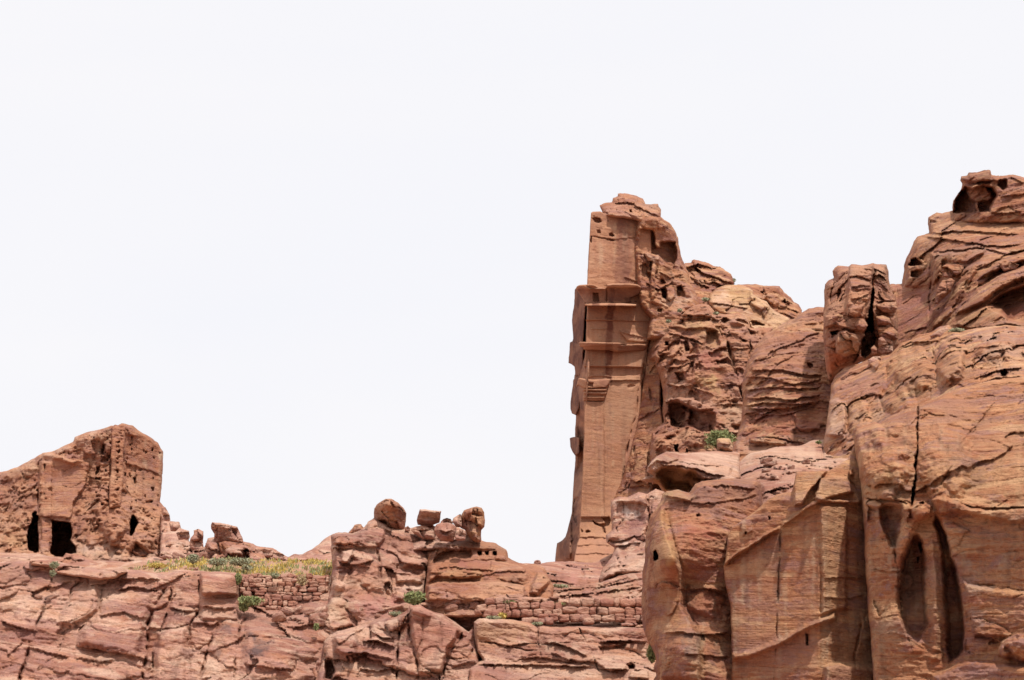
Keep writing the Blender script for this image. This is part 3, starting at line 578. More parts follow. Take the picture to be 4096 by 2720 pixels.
rock('bench_outcrop', 'B', [(768, 405), (800, 398), (870, 405), (900, 425), (960, 424), (1100, 412), (1235, 430), (1300, 472), (1312, 520), (1355, 545), (1420, 566), (1475, 560), (1540, 585), (1600, 700), (1580, 900), (780, 900), (790, 700), (800, 610), (800, 520), (775, 460)],
     [(800, 420, 66), (1100, 420, 65.5), (1300, 480, 66), (800, 700, 61.5), (1200, 700, 61.5), (1500, 650, 63), (800, 900, 60), (1550, 900, 60)], TAN,
     (('big', .3, 5), ('bed', .3, .55, .02, 1.4), ('blk', .3, 3, .9, .2, .05, .1), ('taf', .12, .3, .2, .1), ('fine', .12, .7)), [
     ('raise', [(860, 425), (960, 424), (1100, 412), (1250, 430), (1310, 480), (1310, 545), (1220, 545), (1220, 480), (1000, 465), (870, 475), (840, 555), (820, 550)], .45, 16),
     ('pit', [(890, 480), (960, 470), (1080, 468), (1090, 500), (1075, 525), (960, 535), (880, 545), (830, 560), (840, 530)], .9, 12), ('pit', [(1110, 480), (1140, 478), (1143, 505), (1128, 518), (1112, 508)], 1.1, 8),
     ('pit', [(1155, 480), (1185, 480), (1188, 505), (1172, 515), (1158, 505)], 1.0, 8), ('pit', [(1208, 484), (1236, 484), (1238, 508), (1222, 515), (1208, 508)], 1.5, 6),
     ('flat', [(900, 530), (1210, 530), (1210, 590), (880, 590)], .7, 12), ('lip', [(850, 610), (880, 590), (980, 582), (1140, 600), (1215, 600), (1225, 560)], 10, .6),
     ('raise', [(810, 580), (850, 565), (880, 600), (1100, 600), (1150, 610), (1145, 650), (1000, 660), (860, 650), (800, 690)], .8, 20),
     ('raise', [(800, 690), (900, 660), (1250, 665), (1430, 690), (1440, 760), (1400, 800), (790, 810)], 1.0, 24), ('crack', [(930, 655), (1100, 665), (1250, 660), (1430, 690)], 7, .7),
     ('crack', [(1150, 605), (1150, 660)], 6, .6), ('dome', (1340, 630), (120, 70), .7), ('raise', [(1450, 690), (1500, 600), (1590, 620), (1600, 660), (1500, 760), (1440, 750)], 1.0, 22),
     ('stain_shade', [(1000, 530), (1200, 535), (1190, 590), (1000, 580)], (.36, .15, .11), .7, 14), ('stain_shade', [(860, 600), (1140, 605), (1140, 650), (880, 650)], (.5, .29, .14), .5, 14),
     ('stain_shade', [(880, 425), (1290, 430), (1290, 470), (880, 470)], (.33, .18, .12), .5, 14), ('stain_shade', [(1330, 560), (1450, 620), (1440, 680), (1280, 640)], (.3, .14, .1), .5, 20)],
     rnd=(18, 1.2), thick=7, kind='structure', rough=4, step=4)
rock('boulder_bed', 'B', [(560, 335), (640, 325), (700, 335), (760, 318), (830, 310), (850, 320), (880, 315), (980, 320), (1040, 350), (1100, 385), (1160, 420), (1160, 470), (600, 480)], [(600, 360, 67), (850, 350, 66.5), (1150, 430, 66), (600, 470, 65), (1150, 460, 65)], ROSE, BOULD, (), rnd=(10, .8), thick=4, kind='structure', rough=4, step=4)
bld('round_boulder', 'B', [(464, 295), (463, 240), (466, 210), (482, 183), (520, 158), (538, 146), (575, 148), (622, 180), (655, 215), (668, 240), (666, 290), (655, 352), (620, 356), (590, 345), (555, 325), (520, 312)], [(465, 250, 65.6), (555, 200, 63.8), (560, 330, 65), (668, 260, 66)],
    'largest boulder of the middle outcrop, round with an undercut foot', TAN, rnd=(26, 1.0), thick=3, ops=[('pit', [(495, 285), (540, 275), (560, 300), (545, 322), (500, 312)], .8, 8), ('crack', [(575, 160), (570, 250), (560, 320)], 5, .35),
    ('stain_shade', [(580, 165), (668, 240), (660, 350), (600, 340)], (.33, .12, .085), .7, 10), ('lip', [(470, 235), (520, 245), (565, 235)], 8, .3), ('stain_shade', [(470, 210), (550, 160), (565, 250), (480, 260)], (.48, .30, .19), .4, 12)])
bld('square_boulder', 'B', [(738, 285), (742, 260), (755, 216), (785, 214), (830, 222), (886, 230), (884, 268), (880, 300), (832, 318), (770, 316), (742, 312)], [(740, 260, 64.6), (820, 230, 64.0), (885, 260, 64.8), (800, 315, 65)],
    'square block of rock balanced between the round boulder and the hooded boulder', ROSE, rnd=(12, .6), thick=3, ops=[('stain_shade', [(745, 290), (880, 280), (870, 310), (750, 312)], (.24, .08, .06), .7, 6)])  # dark band paints the shade along the block's bottom
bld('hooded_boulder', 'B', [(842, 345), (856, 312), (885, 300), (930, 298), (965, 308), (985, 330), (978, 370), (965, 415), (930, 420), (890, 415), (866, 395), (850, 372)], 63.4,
    'dark rounded boulder with a hooded brow below the square block', ROSE, ops=[('lip', [(880, 345), (915, 360), (960, 345)], 8, .5), ('stain_shade', [(860, 320), (970, 320), (960, 410), (880, 400)], (.27, .10, .075), .5, 12)])
bld('dome_boulder', 'B', [(880, 310), (886, 290), (905, 275), (925, 270), (948, 278), (962, 300), (950, 325), (900, 325)], 64.6, 'small domed rock peeping over the hooded boulder')
bld('leaning_boulder', 'B', [(1010, 330), (1012, 260), (1030, 220), (1060, 208), (1085, 202), (1110, 198), (1142, 208), (1158, 235), (1163, 290), (1158, 325), (1138, 345), (1140, 420), (1120, 425), (1088, 415), (1062, 385), (1040, 345)], [(1010, 250, 64.2), (1080, 210, 63.2), (1160, 250, 63.8), (1110, 420, 63.6)],
    'tall leaning boulder with deep flutes at the right end of the middle outcrop', RUST, rnd=(20, .9), thick=3, ops=[('crack', [(1120, 210), (1105, 270), (1115, 330)], 8, .9), ('crack', [(1060, 240), (1070, 310), (1085, 390)], 5, .4), ('crack', [(1035, 250), (1050, 330)], 5, .3),
    ('stain_shade', [(1030, 230), (1090, 220), (1090, 330), (1050, 330)], (.42, .18, .13), .5, 12)])
bld('stacked_boulder', 'B', [(958, 295), (965, 270), (985, 258), (1012, 245), (1022, 300), (1020, 330), (985, 330), (970, 312)], 64.2, 'upright block leaning against the back of the tall fluted boulder')
bld('low_boulder', 'B', [(695, 345), (725, 322), (765, 315), (800, 322), (842, 345), (845, 380), (845, 402), (780, 404), (720, 372)], 64.8, 'low pale boulder under the square block', PINK)
bld('wedge_boulder', 'B', [(303, 368), (330, 335), (345, 315), (385, 309), (402, 338), (398, 368)], 65.4, 'small wedge shaped boulder on the left shoulder of the middle outcrop', TAN)
bld('small_boulder', 'B', [(983, 360), (990, 345), (1020, 340), (1042, 352), (1045, 395), (1040, 412), (985, 412), (975, 390)], 62.8, 'small boulder wedged between the hooded and the leaning boulder', ROSE)
bld('tiny_boulder', 'B', [(662, 352), (664, 330), (680, 320), (692, 335), (690, 354)], 65, 'tiny stone at the right foot of the round boulder')
bld('tiny_boulder', 'B', [(1472, 556), (1476, 540), (1492, 533), (1512, 536), (1520, 550), (1516, 562), (1476, 562)], 71, 'single small stone on the skyline left of the tall tomb')

# ------------------------------------------------------------------ shoulder and slabs before the tall tomb
rock('shoulder', 'B', [(1310, 545), (1350, 548), (1400, 556), (1480, 556), (1530, 556), (1600, 548), (1690, 540), (1760, 548), (1800, 550), (1830, 548), (1860, 545), (1960, 500), (2300, 480), (2300, 900), (1310, 900)],
     [(1350, 560, 72), (1700, 550, 74), (2250, 520, 74), (1350, 880, 62), (1800, 880, 62), (2300, 880, 62)], ROSE, JOINT, [('crack', [(1780, 570), (1790, 650), (1740, 700)], 10, 1), ('crack', [(1590, 600), (1620, 700)], 8, .8),
     ('stain_shade', [(1640, 660), (1780, 620), (1760, 700)], (.52, .25, .2), .5, 20), ('stain_shade', [(1500, 600), (1600, 640), (1540, 740), (1440, 760)], (.26, .12, .08), .6, 18)],
     rnd=(14, 1), thick=6, kind='structure', rough=4, step=4.5)
rock('streaked_outcrop', 'B', [(1953, 200), (1958, 160), (2010, 135), (2060, 140), (2130, 104), (2185, 118), (2200, 108), (2240, 85), (2300, 105), (2340, 300), (2340, 660), (2230, 660), (2130, 640), (2030, 665), (1900, 692), (1886, 650), (1905, 590), (1960, 520), (1985, 460), (1930, 425), (1926, 380), (1962, 345), (1955, 260)],
     [(1960, 200, 75), (2250, 150, 73), (1900, 680, 68), (2300, 650, 66), (2100, 400, 72)], ROSE, (('big', .5, 3), ('flute', .5, .9), ('blk', .5, 1.8, 1.6, .3, .1, .2), ('fine', .15, .7)), [
     ('crack', [(2190, 110), (2200, 300), (2150, 450)], 14, 1.6), ('crack', [(2030, 150), (2050, 240), (2000, 330), (1975, 420)], 10, .9), ('crack', [(2120, 200), (2150, 300)], 10, .6),
     ('raise', [(2130, 104), (2190, 118), (2185, 200), (2140, 190), (2020, 180), (1960, 170), (2010, 135)], .8, 20), ('lip', [(1980, 450), (2060, 440), (2150, 420)], 12, .8), ('raise', [(2000, 480), (2200, 450), (2300, 640), (2000, 640), (1900, 680), (1890, 630)], 1.2, 40),
     ('stain_shade', [(2050, 210), (2110, 220), (2120, 250), (2060, 260)], WHT, .8, 14), ('stain_shade', [(2040, 420), (2060, 420), (2055, 450), (2040, 450)], WHT, .8, 6), ('stain_shade', [(2085, 430), (2110, 425), (2105, 445), (2088, 450)], WHT, .8, 6),
     ('stain_shade', [(2060, 280), (2160, 280), (2150, 400), (2080, 400)], (.24, .10, .10), .55, 20), ('stain_shade', [(1990, 470), (2160, 450), (2160, 600), (1900, 670)], (.60, .38, .28), .5, 30)],
     rnd=(18, 1.2), thick=6, rough=3.5, step=4.5, label='lumpy rose outcrop with pale streaks at the right foot of the tall tomb', cat='outcrop')
rock('light_slope', 'B', [(1440, 790), (1500, 765), (1545, 720), (1590, 700), (1760, 698), (1870, 680), (2000, 640), (2160, 600), (2330, 570), (2330, 1000), (1440, 1000)],
     [(1560, 720, 66), (2300, 600, 66), (1450, 990, 57), (2300, 990, 57)], PINK, (('big', .4, 4), ('bed', .6, .42, -.22, 1.6), ('bed', .3, .22, -.2, 1.6), ('blk', .4, 2.6, .7, .2, -.2, .1), ('fine', .22, .5)), [
     ('lip', [(1540, 740), (1760, 720), (1960, 690), (2160, 650)], 9, .8), ('lip', [(1600, 770), (1850, 740), (2160, 700)], 9, .8), ('lip', [(1700, 710), (1900, 690), (2100, 640)], 7, .6), ('crack', [(2000, 660), (1990, 780)], 5, .5)] + runs(14, 1550, 2150, 660, 760, 20, 60, 40, 160, am=.35), rnd=(12, .8), thick=5, kind='structure', rough=3.5, step=4.5)
rock('rubble_slope', 'B', [(120, 880), (290, 850), (420, 850), (560, 835), (660, 805), (800, 800), (930, 795), (1060, 780), (1150, 770), (1460, 765), (1700, 790), (2330, 800), (2330, 1300), (60, 1300), (90, 960)],
     [(200, 870, 61), (600, 840, 60.5), (1000, 800, 60.5), (1400, 770, 60), (2300, 800, 59.5), (200, 1200, 62), (1200, 1200, 62), (2300, 1200, 62)], PINK, (('big', .4, 3), ('blk', .22, .5, .35, .15, 0, 0), ('fine', .28, .5)), [
     ('stain_shade', [(300, 850), (620, 840), (560, 920), (300, 960)], (.42, .2, .17), .5, 30)], rnd=(10, .6), thick=4, kind='structure', rough=4, step=4.5)
rock('lower_cliff', 'B', [(150, 1050), (180, 1015), (230, 990), (330, 960), (400, 930), (500, 905), (600, 888), (670, 850), (690, 822), (760, 818), (850, 870), (900, 880), (1000, 945), (1060, 985), (1090, 960), (1110, 1000), (1180, 1500), (1200, 2000), (0, 2000), (40, 1500), (100, 1290), (150, 1150)],
     [(200, 1000, 58), (600, 900, 57.5), (760, 820, 56.5), (1050, 980, 57), (200, 1290, 56), (1100, 1290, 55), (0, 2000, 54), (1200, 2000, 54)], ROSE,
     (('big', .6, 5), ('blk', .8, 3.6, 1.7, .3, .2, .2), ('bed', .30, .5, .2, 1.5), ('blk', .25, 1.2, .7, .12, .1, .2), ('fine', .12, .8)), [
     ('crack', [(615, 905), (625, 1000), (618, 1100), (610, 1230), (600, 1300)], 10, 1.2), ('crack', [(1022, 985), (1010, 1040), (950, 1110), (900, 1240), (880, 1300)], 12, 1.5), ('crack', [(675, 860), (685, 1000), (715, 1120), (735, 1200), (745, 1290)], 10, 1.2),
     ('flat', [(680, 830), (770, 825), (1000, 960), (950, 1090), (900, 1230), (740, 1230), (700, 1050)], .65, 20), ('raise', [(680, 825), (765, 822), (870, 880), (1010, 965), (990, 1040), (940, 1100), (895, 1250), (745, 1250), (720, 1110), (690, 1000)], .9, 26),
     ('crack', [(1000, 1120), (1060, 1160), (1095, 1090)], 8, .6), ('lip', [(390, 1050), (480, 1040), (600, 1090)], 14, .9), ('lip', [(250, 1130), (430, 1120), (600, 1170)], 14, .8), ('lip', [(370, 1220), (600, 1230)], 12, .6), ('lip', [(430, 980), (520, 1020), (600, 1030)], 10, .5),
     ('pit', [(150, 1150), (210, 1160), (230, 1230), (200, 1300), (150, 1290)], 2.2, 30), ('raise', [(190, 1000), (370, 960), (380, 1090), (330, 1200), (210, 1110)], .8, 40),
     ('stain_shade', [(690, 830), (770, 825), (990, 960), (940, 1090), (760, 1150), (700, 1050)], (.40, .17, .12), .7, 20), ('stain_shade', [(380, 930), (600, 900), (600, 1000), (380, 1010)], (.60, .38, .28), .4, 40),
     ('stain_shade', [(260, 1220), (600, 1230), (600, 1300), (200, 1300)], (.55, .36, .24), .4, 30)], rnd=(20, 1.5), thick=8, kind='structure', rough=4, step=4.5)
rock('block_cliff', 'B', [(1094, 925), (1130, 906), (1280, 906), (1400, 915), (1450, 932), (1490, 958), (1530, 950), (1600, 962), (1690, 955), (1750, 950), (1900, 962), (2060, 955), (2160, 968), (2190, 1000), (2210, 1100), (2330, 1200), (2330, 2000), (1040, 2000), (1060, 1300), (1070, 1215), (1150, 1165), (1115, 1110), (1096, 1030)],
     [(1100, 930, 56), (2150, 970, 55.5), (1100, 1190, 55.2), (2150, 1190, 55), (1040, 2000, 52), (2330, 2000, 52), (1080, 1230, 54), (2150, 1230, 54)], PINK,
     (('big', .4, 5), ('bed', .22, .55, .12, 1.4), ('bed', .08, .18, .1, 1.6), ('blk', .3, 2.6, 1.1, .15, .1, .1), ('fine', .09, .7)), [
     ('crack', [(1497, 945), (1500, 1050), (1518, 1140)], 6, 1.2), ('crack', [(1752, 950), (1790, 1020), (1825, 1100), (1865, 1195), (1890, 1240)], 7, 1.8), ('crack', [(1120, 1050), (1220, 1065), (1300, 1080), (1430, 1110), (1505, 1098)], 6, .8),
     ('lip', [(1540, 1058), (1620, 1060), (1700, 1085), (1760, 1120), (1810, 1150)], 12, .8), ('lip', [(1230, 1060), (1300, 1085), (1440, 1055)], 10, .5), ('lip', [(1580, 1110), (1700, 1170), (1790, 1175)], 12, .6), ('lip', [(1870, 1052), (1960, 1040), (2100, 1050), (2190, 1055)], 12, 1.0),
     ('lip', [(1100, 1195), (1250, 1190), (1400, 1195), (1500, 1190), (1700, 1200), (1860, 1210)], 10, .9), ('lip', [(1870, 1215), (2000, 1225), (2200, 1230)], 10, .7), ('crack', [(1302, 1205), (1300, 1300)], 7, .9), ('crack', [(1180, 1165), (1400, 1175), (1600, 1180)], 5, .4),
     ('pit', [(1870, 1070), (1960, 1065), (2060, 1060), (2050, 1100), (1880, 1110)], .5, 16), ('pit', [(2060, 1200), (2100, 1190), (2118, 1205), (2110, 1232), (2070, 1235)], .9, 10), ('raise', [(2080, 1235), (2200, 1230), (2200, 1290), (2070, 1280)], .5, 10),
     ('flat', [(1110, 920), (1440, 930), (1480, 1050), (1120, 1040)], .4, 20),
     ('stain_shade', [(1110, 920), (1400, 920), (1440, 1040), (1130, 1045)], (.47, .27, .16), .55, 20), ('stain_shade', [(1310, 1210), (1800, 1215), (1800, 1290), (1310, 1290)], (.64, .44, .34), .5, 20), ('stain_shade', [(1080, 1215), (1290, 1210), (1290, 1290), (1080, 1290)], (.42, .2, .15), .5, 20),
     ('stain_shade', [(1540, 1060), (1800, 1090), (1810, 1150), (1560, 1100)], (.64, .45, .33), .5, 20)], rnd=(16, 1.1), thick=7, kind='structure', rough=3, step=4)
# ------------------------------------------------------------------ tall rock-cut tomb, seen along its broken front
tt = empty('carved_tomb', world(*fr('D', [(300, 1290)])[0], 90))
tag(tt, 'tall carved tomb with stepped cornices and a square pilaster rising against the sky', 'tomb')
CARVST = (('tail', .3), ('fine', .035, .5), ('bed', .05, .45, .0, 1.5), ('big', .08, 3))
def yc(y): return y + 1394                                       # lower part of the tomb was measured in frame D, same scale as C
# the shaded front, receding to the left of the corner
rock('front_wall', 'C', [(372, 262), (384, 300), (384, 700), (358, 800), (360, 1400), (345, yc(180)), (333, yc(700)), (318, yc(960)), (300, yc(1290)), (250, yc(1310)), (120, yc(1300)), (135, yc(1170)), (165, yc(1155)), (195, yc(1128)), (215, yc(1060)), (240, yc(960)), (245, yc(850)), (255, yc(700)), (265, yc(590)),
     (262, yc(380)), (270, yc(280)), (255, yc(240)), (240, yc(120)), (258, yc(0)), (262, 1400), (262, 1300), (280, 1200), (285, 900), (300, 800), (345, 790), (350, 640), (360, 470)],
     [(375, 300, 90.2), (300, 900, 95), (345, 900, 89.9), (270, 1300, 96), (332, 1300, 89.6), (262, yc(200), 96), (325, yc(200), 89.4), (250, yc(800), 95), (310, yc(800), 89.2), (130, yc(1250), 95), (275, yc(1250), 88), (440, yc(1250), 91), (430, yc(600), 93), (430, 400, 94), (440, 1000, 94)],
     CARV, CARVST, [('stain_shade', [(200, 1300), (330, 1300), (300, yc(1300)), (100, yc(1300))], (.16, .075, .055), .95, 20), ('stain_shade', [(255, 700), (340, 700), (340, 1300), (200, 1300)], (.15, .068, .05), 1, 10), ('crack', [(275, 950), (268, 1400), (262, yc(700))], 5, .2), ('crack', [(300, 950), (292, yc(0)), (285, yc(700)), (260, yc(1100))], 4, .2),  # varnish colour, deepened to put the front's shade into the surface
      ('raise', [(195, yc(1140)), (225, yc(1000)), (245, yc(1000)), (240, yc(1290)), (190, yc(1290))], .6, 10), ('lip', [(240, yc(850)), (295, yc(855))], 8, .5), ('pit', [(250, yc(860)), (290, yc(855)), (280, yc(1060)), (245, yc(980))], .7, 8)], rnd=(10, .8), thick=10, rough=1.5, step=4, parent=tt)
# attic block
rock('attic', 'C', [(370, 285), (372, 263), (385, 254), (440, 253), (462, 268), (600, 270), (720, 272), (790, 330), (800, 800), (345, 800), (345, 765), (352, 640), (362, 470)],
     [(370, 300, 89.6), (700, 300, 91.5), (345, 760, 89.2), (760, 760, 91.5)], CARV, (('tail', .5), ('big', .08, 3), ('bed', .06, .5, .02, 1.5), ('fine', .05, .5)), [
     ('crack', [(462, 270), (460, 380)], 4, .25), ('pit', [(378, 300), (400, 292), (440, 300), (450, 325), (430, 335), (400, 330)], .6, 6), ('pit', [(412, 380), (440, 378), (445, 410), (415, 410)], .35, 8),
     ('pit', [(500, 405), (520, 398), (538, 425), (520, 432), (498, 425)], .55, 6), ('crack', [(375, 425), (445, 440), (540, 452)], 5, .4), ('pit', [(483, 448), (535, 450), (530, 460), (485, 458)], .4, 4), ('lip', [(380, 430), (530, 445), (700, 430)], 6, .2),
     ('pit', [(370, 425), (380, 420), (380, 470), (368, 470)], .8, 4), ('lip', [(600, 710), (690, 740), (760, 760)], 7, .4), ('crack', [(665, 520), (700, 620), (725, 700)], 4, .2), ('raise', [(690, 540), (740, 550), (730, 720), (700, 700)], .4, 10),
     ('stain_shade', [(560, 275), (650, 275), (640, 760), (530, 760), (550, 500)], (.20, .085, .06), .85, 14), ('stain_shade', [(470, 272), (720, 275), (700, 330), (480, 310)], (.30, .15, .11), .4, 16), ('stain_shade', [(480, 330), (530, 330), (520, 760), (470, 760)], (.34, .17, .11), .3, 12),
     ('stain_shade', [(350, 480), (470, 480), (460, 640), (350, 640)], (.50, .29, .19), .4, 16), ('stain_shade', [(380, 300), (450, 310), (445, 370), (380, 370)], (.3, .14, .09), .5, 8)] + runs(18, 360, 700, 280, 500, 100, 300, 5, 22, am=.3) + pocks(26, 370, 700, 280, 740, .08, .22, None, 4, 10, .7),
     rnd=(5, .25), thick=8, rough=1.2, step=3.5, parent=tt, warp=3)
# pier below the cornice down to the foot
rock('side_wall', 'C', [(345, 790), (800, 790), (820, 1000), (800, 1060), (770, 1200), (760, 1280), (740, 1400), (725, yc(60)), (715, yc(300)), (690, yc(450)), (640, yc(600)), (590, yc(780)), (560, yc(850)), (520, yc(1000)), (560, yc(1060)), (560, yc(1260)), (400, yc(1320)), (250, yc(1305)),
     (262, yc(1250)), (275, yc(1180)), (290, yc(1130)), (290, yc(1090)), (300, yc(960)), (312, yc(700)), (322, yc(450)), (328, yc(180)), (330, 1430), (328, 1340), (332, 1240), (342, 1020), (345, 930)],
     [(345, 850, 89), (800, 850, 91.5), (330, 1400, 88.8), (740, 1400, 90.8), (310, yc(700), 88.3), (600, yc(700), 89.8), (290, yc(1100), 87.8), (500, yc(1100), 88.4), (270, yc(1290), 86.6), (540, yc(1290), 86.4)],
     CARV, (('tail', .25), ('big', .05, 4), ('bed', .03, .4, .0, 1.5), ('fine', .025, .4)), [
     ('lip', [(330, 1428), (520, 1430), (720, 1432)], 6, .35), ('raise', [(515, 1404), (720, 1408), (720, 1432), (515, 1430)], .12, 3), ('raise', [(335, 1395), (720, 1402), (720, 1410), (335, 1405)], .12, 3),
     ('lip', [(560, 1075), (620, 1110), (760, 1130)], 8, .3), ('raise', [(560, 1080), (780, 1125), (770, 1170), (620, 1160)], .25, 10), ('raise', [(375, 1066), (475, 1070), (475, 1078), (375, 1074)], .12, 3),
     ('crack', [(795, 1040), (790, 1110), (765, 1200), (745, 1290), (733, 1400), (725, yc(40)), (700, yc(110)), (690, yc(280)), (660, yc(350)), (650, yc(410)), (620, yc(560)), (590, yc(740)), (560, yc(840))], 6, .9),
     ('crack', [(720, yc(60)), (700, yc(140))], 4, .4), ('crack', [(650, yc(408)), (700, yc(410))], 3, .25),
     ('raise', [(310, yc(178)), (462, yc(178)), (468, yc(500)), (468, yc(990)), (300, yc(990)), (300, yc(960))], .32, 4), ('crack', [(462, yc(178)), (468, yc(500)), (468, yc(990))], 5, .22),
     ('pit', [(368, yc(1000)), (400, yc(1020)), (430, yc(1035)), (470, yc(1030)), (440, yc(990)), (500, yc(985)), (515, yc(1010)), (500, yc(1050)), (470, yc(1060)), (480, yc(1100)), (460, yc(1100)), (450, yc(1060)), (400, yc(1040))], .7, 6),
     ('pit', [(330, yc(1090)), (350, yc(1075)), (375, yc(1090)), (360, yc(1100)), (340, yc(1105))], .4, 5), ('pit', [(300, yc(1060)), (320, yc(1090)), (305, yc(1110))], .3, 6),
     ('pit', [(625, yc(75)), (650, yc(60)), (690, yc(70)), (660, yc(90)), (630, yc(95))], .15, 6),
     ('lip', [(265, yc(1130)), (380, yc(1128)), (490, yc(1135))], 10, .3), ('lip', [(262, yc(1190)), (380, yc(1180)), (520, yc(1190))], 10, .22), ('lip', [(255, yc(1250)), (400, yc(1240)), (520, yc(1250))], 10, .2),
     ('stain_shade', [(480, 900), (545, 900), (530, 1100), (515, 1500), (455, 1500), (480, 1100)], (.17, .062, .04), 1, 8), ('stain_shade', [(550, 1000), (590, 1000), (570, 1300), (545, 1300)], (.40, .19, .11), .5, 8),
     ('stain_shade', [(340, 1025), (470, 1025), (460, 1150), (340, 1150)], (.42, .22, .13), .5, 16), ('stain_shade', [(570, 1210), (760, 1215), (740, 1320), (560, 1320)], (.45, .26, .17), .5, 16), ('stain_shade', [(640, 940), (700, 940), (690, 1010), (620, 1010)], (.3, .13, .09), .5, 12),
     ('stain_shade', [(255, yc(1130)), (500, yc(1130)), (500, yc(1300)), (240, yc(1300))], (.40, .19, .13), .55, 12), ('stain_shade', [(470, yc(60)), (700, yc(60)), (650, yc(400)), (470, yc(500))], (.46, .27, .17), .4, 20),
     ('stain_shade', [(700, yc(300)), (660, yc(500)), (600, yc(800)), (580, yc(820)), (620, yc(560)), (680, yc(300))], (.36, .17, .12), .6, 10)] + runs(26, 340, 740, 900, 1700, 100, 500, 5, 18, am=.28) + runs(14, 320, 600, 1600, 2200, 150, 600, 5, 18, am=.22) + pocks(16, 345, 740, 930, 1330, .08, .2, None, 4, 9, .8),
     rnd=(5, .3), thick=8, rough=1.2, step=3.5, parent=tt, warp=3)
rock('backing_rock', 'C', [(420, 900), (800, 950), (1000, 1000), (1150, yc(0)), (1150, yc(1000)), (1000, yc(1330)), (330, yc(1330)), (330, yc(1180)), (430, yc(600)), (440, 1300)], [(430, 1000, 96), (1000, 1000, 94), (400, yc(1200), 91.5), (1000, yc(1200), 88)], RUST, ROUGH, (), rnd=(10, .8), thick=5, kind='structure', rough=2, step=5)
def trim(name, outl, dep, h=0, rnd=(5, .25), ops=(), mat=CARV, th=1.6, rough=1.0, st=(('tail', .3), ('fine', .03, .4))):
    return rock(name, 'C', outl, dep, mat, st, ops, rnd, th, 1, rough, 3, 2, tt)
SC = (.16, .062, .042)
# great cavetto cornice: a lip that hangs out over a hollow
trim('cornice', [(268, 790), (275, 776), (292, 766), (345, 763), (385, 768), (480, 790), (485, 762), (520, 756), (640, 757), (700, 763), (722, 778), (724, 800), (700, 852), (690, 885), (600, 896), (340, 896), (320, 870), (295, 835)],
     [(270, 790, 90.0), (340, 765, 87.9), (480, 765, 88.3), (720, 775, 89.7), (345, 893, 88.8), (690, 890, 90.7), (520, 830, 89.3), (380, 830, 88.7), (300, 835, 90.4)],
     ops=[('raise', [(270, 770), (730, 750), (728, 788), (490, 786), (470, 800), (270, 800)], .5, 5), ('pit', [(384, 820), (425, 822), (430, 885), (384, 885)], .6, 5), ('crack', [(480, 765), (478, 890)], 8, .6), ('pit', [(640, 860), (700, 830), (720, 870), (660, 892)], .6, 10),
          ('pit', [(300, 765), (470, 770), (470, 790), (380, 800)], .3, 8),
          ('stain_shade', [(490, 785), (540, 785), (535, 895), (490, 895)], (.10, .045, .04), .85, 7), ('stain_shade', [(270, 796), (720, 788), (690, 892), (330, 892)], (.19, .08, .055), .8, 8), ('stain_shade', [(610, 850), (660, 850), (650, 890), (610, 890)], DK, .7, 5)], th=3)  # hollow's dark: real staining plus the lip's shade put into the colour
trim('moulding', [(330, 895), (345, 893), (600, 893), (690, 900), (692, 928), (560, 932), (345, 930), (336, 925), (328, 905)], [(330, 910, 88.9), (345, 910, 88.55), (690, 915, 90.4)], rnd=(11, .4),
     ops=[('stain_shade', [(380, 890), (435, 890), (430, 930), (380, 930)], SC, .8, 4), ('stain_shade', [(485, 890), (545, 890), (540, 935), (490, 935)], SC, .8, 5)])
trim('string_course', [(338, 1008), (350, 1006), (600, 1010), (785, 1016), (785, 1026), (600, 1022), (340, 1020)], [(340, 1015, 88.8), (500, 1015, 89.6), (780, 1020, 91.15)], rnd=(3, .1))
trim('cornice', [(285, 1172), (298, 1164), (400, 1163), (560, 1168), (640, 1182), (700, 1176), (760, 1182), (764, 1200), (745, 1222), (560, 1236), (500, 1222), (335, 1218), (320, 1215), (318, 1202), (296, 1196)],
     [(290, 1170, 88.9), (320, 1168, 88.3), (760, 1180, 90.3), (335, 1216, 88.7), (745, 1222, 90.7)],
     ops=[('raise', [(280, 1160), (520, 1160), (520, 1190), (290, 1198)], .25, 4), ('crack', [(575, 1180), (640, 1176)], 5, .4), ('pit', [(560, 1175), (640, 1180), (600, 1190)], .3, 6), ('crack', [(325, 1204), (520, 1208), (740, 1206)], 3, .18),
          ('stain_shade', [(560, 1190), (760, 1190), (740, 1235), (560, 1235)], SC, .6, 6), ('stain_shade', [(480, 1165), (530, 1165), (520, 1230), (470, 1230)], SC, .75, 5)], th=2)
trim('string_course', [(325, 1330), (340, 1326), (600, 1330), (738, 1334), (737, 1346), (600, 1344), (328, 1342)], [(326, 1335, 88.65), (480, 1335, 89.3), (738, 1340, 90.55)], rnd=(4, .12), ops=[('stain_shade', [(470, 1325), (500, 1325), (500, 1346), (470, 1346)], SC, .7, 4)])
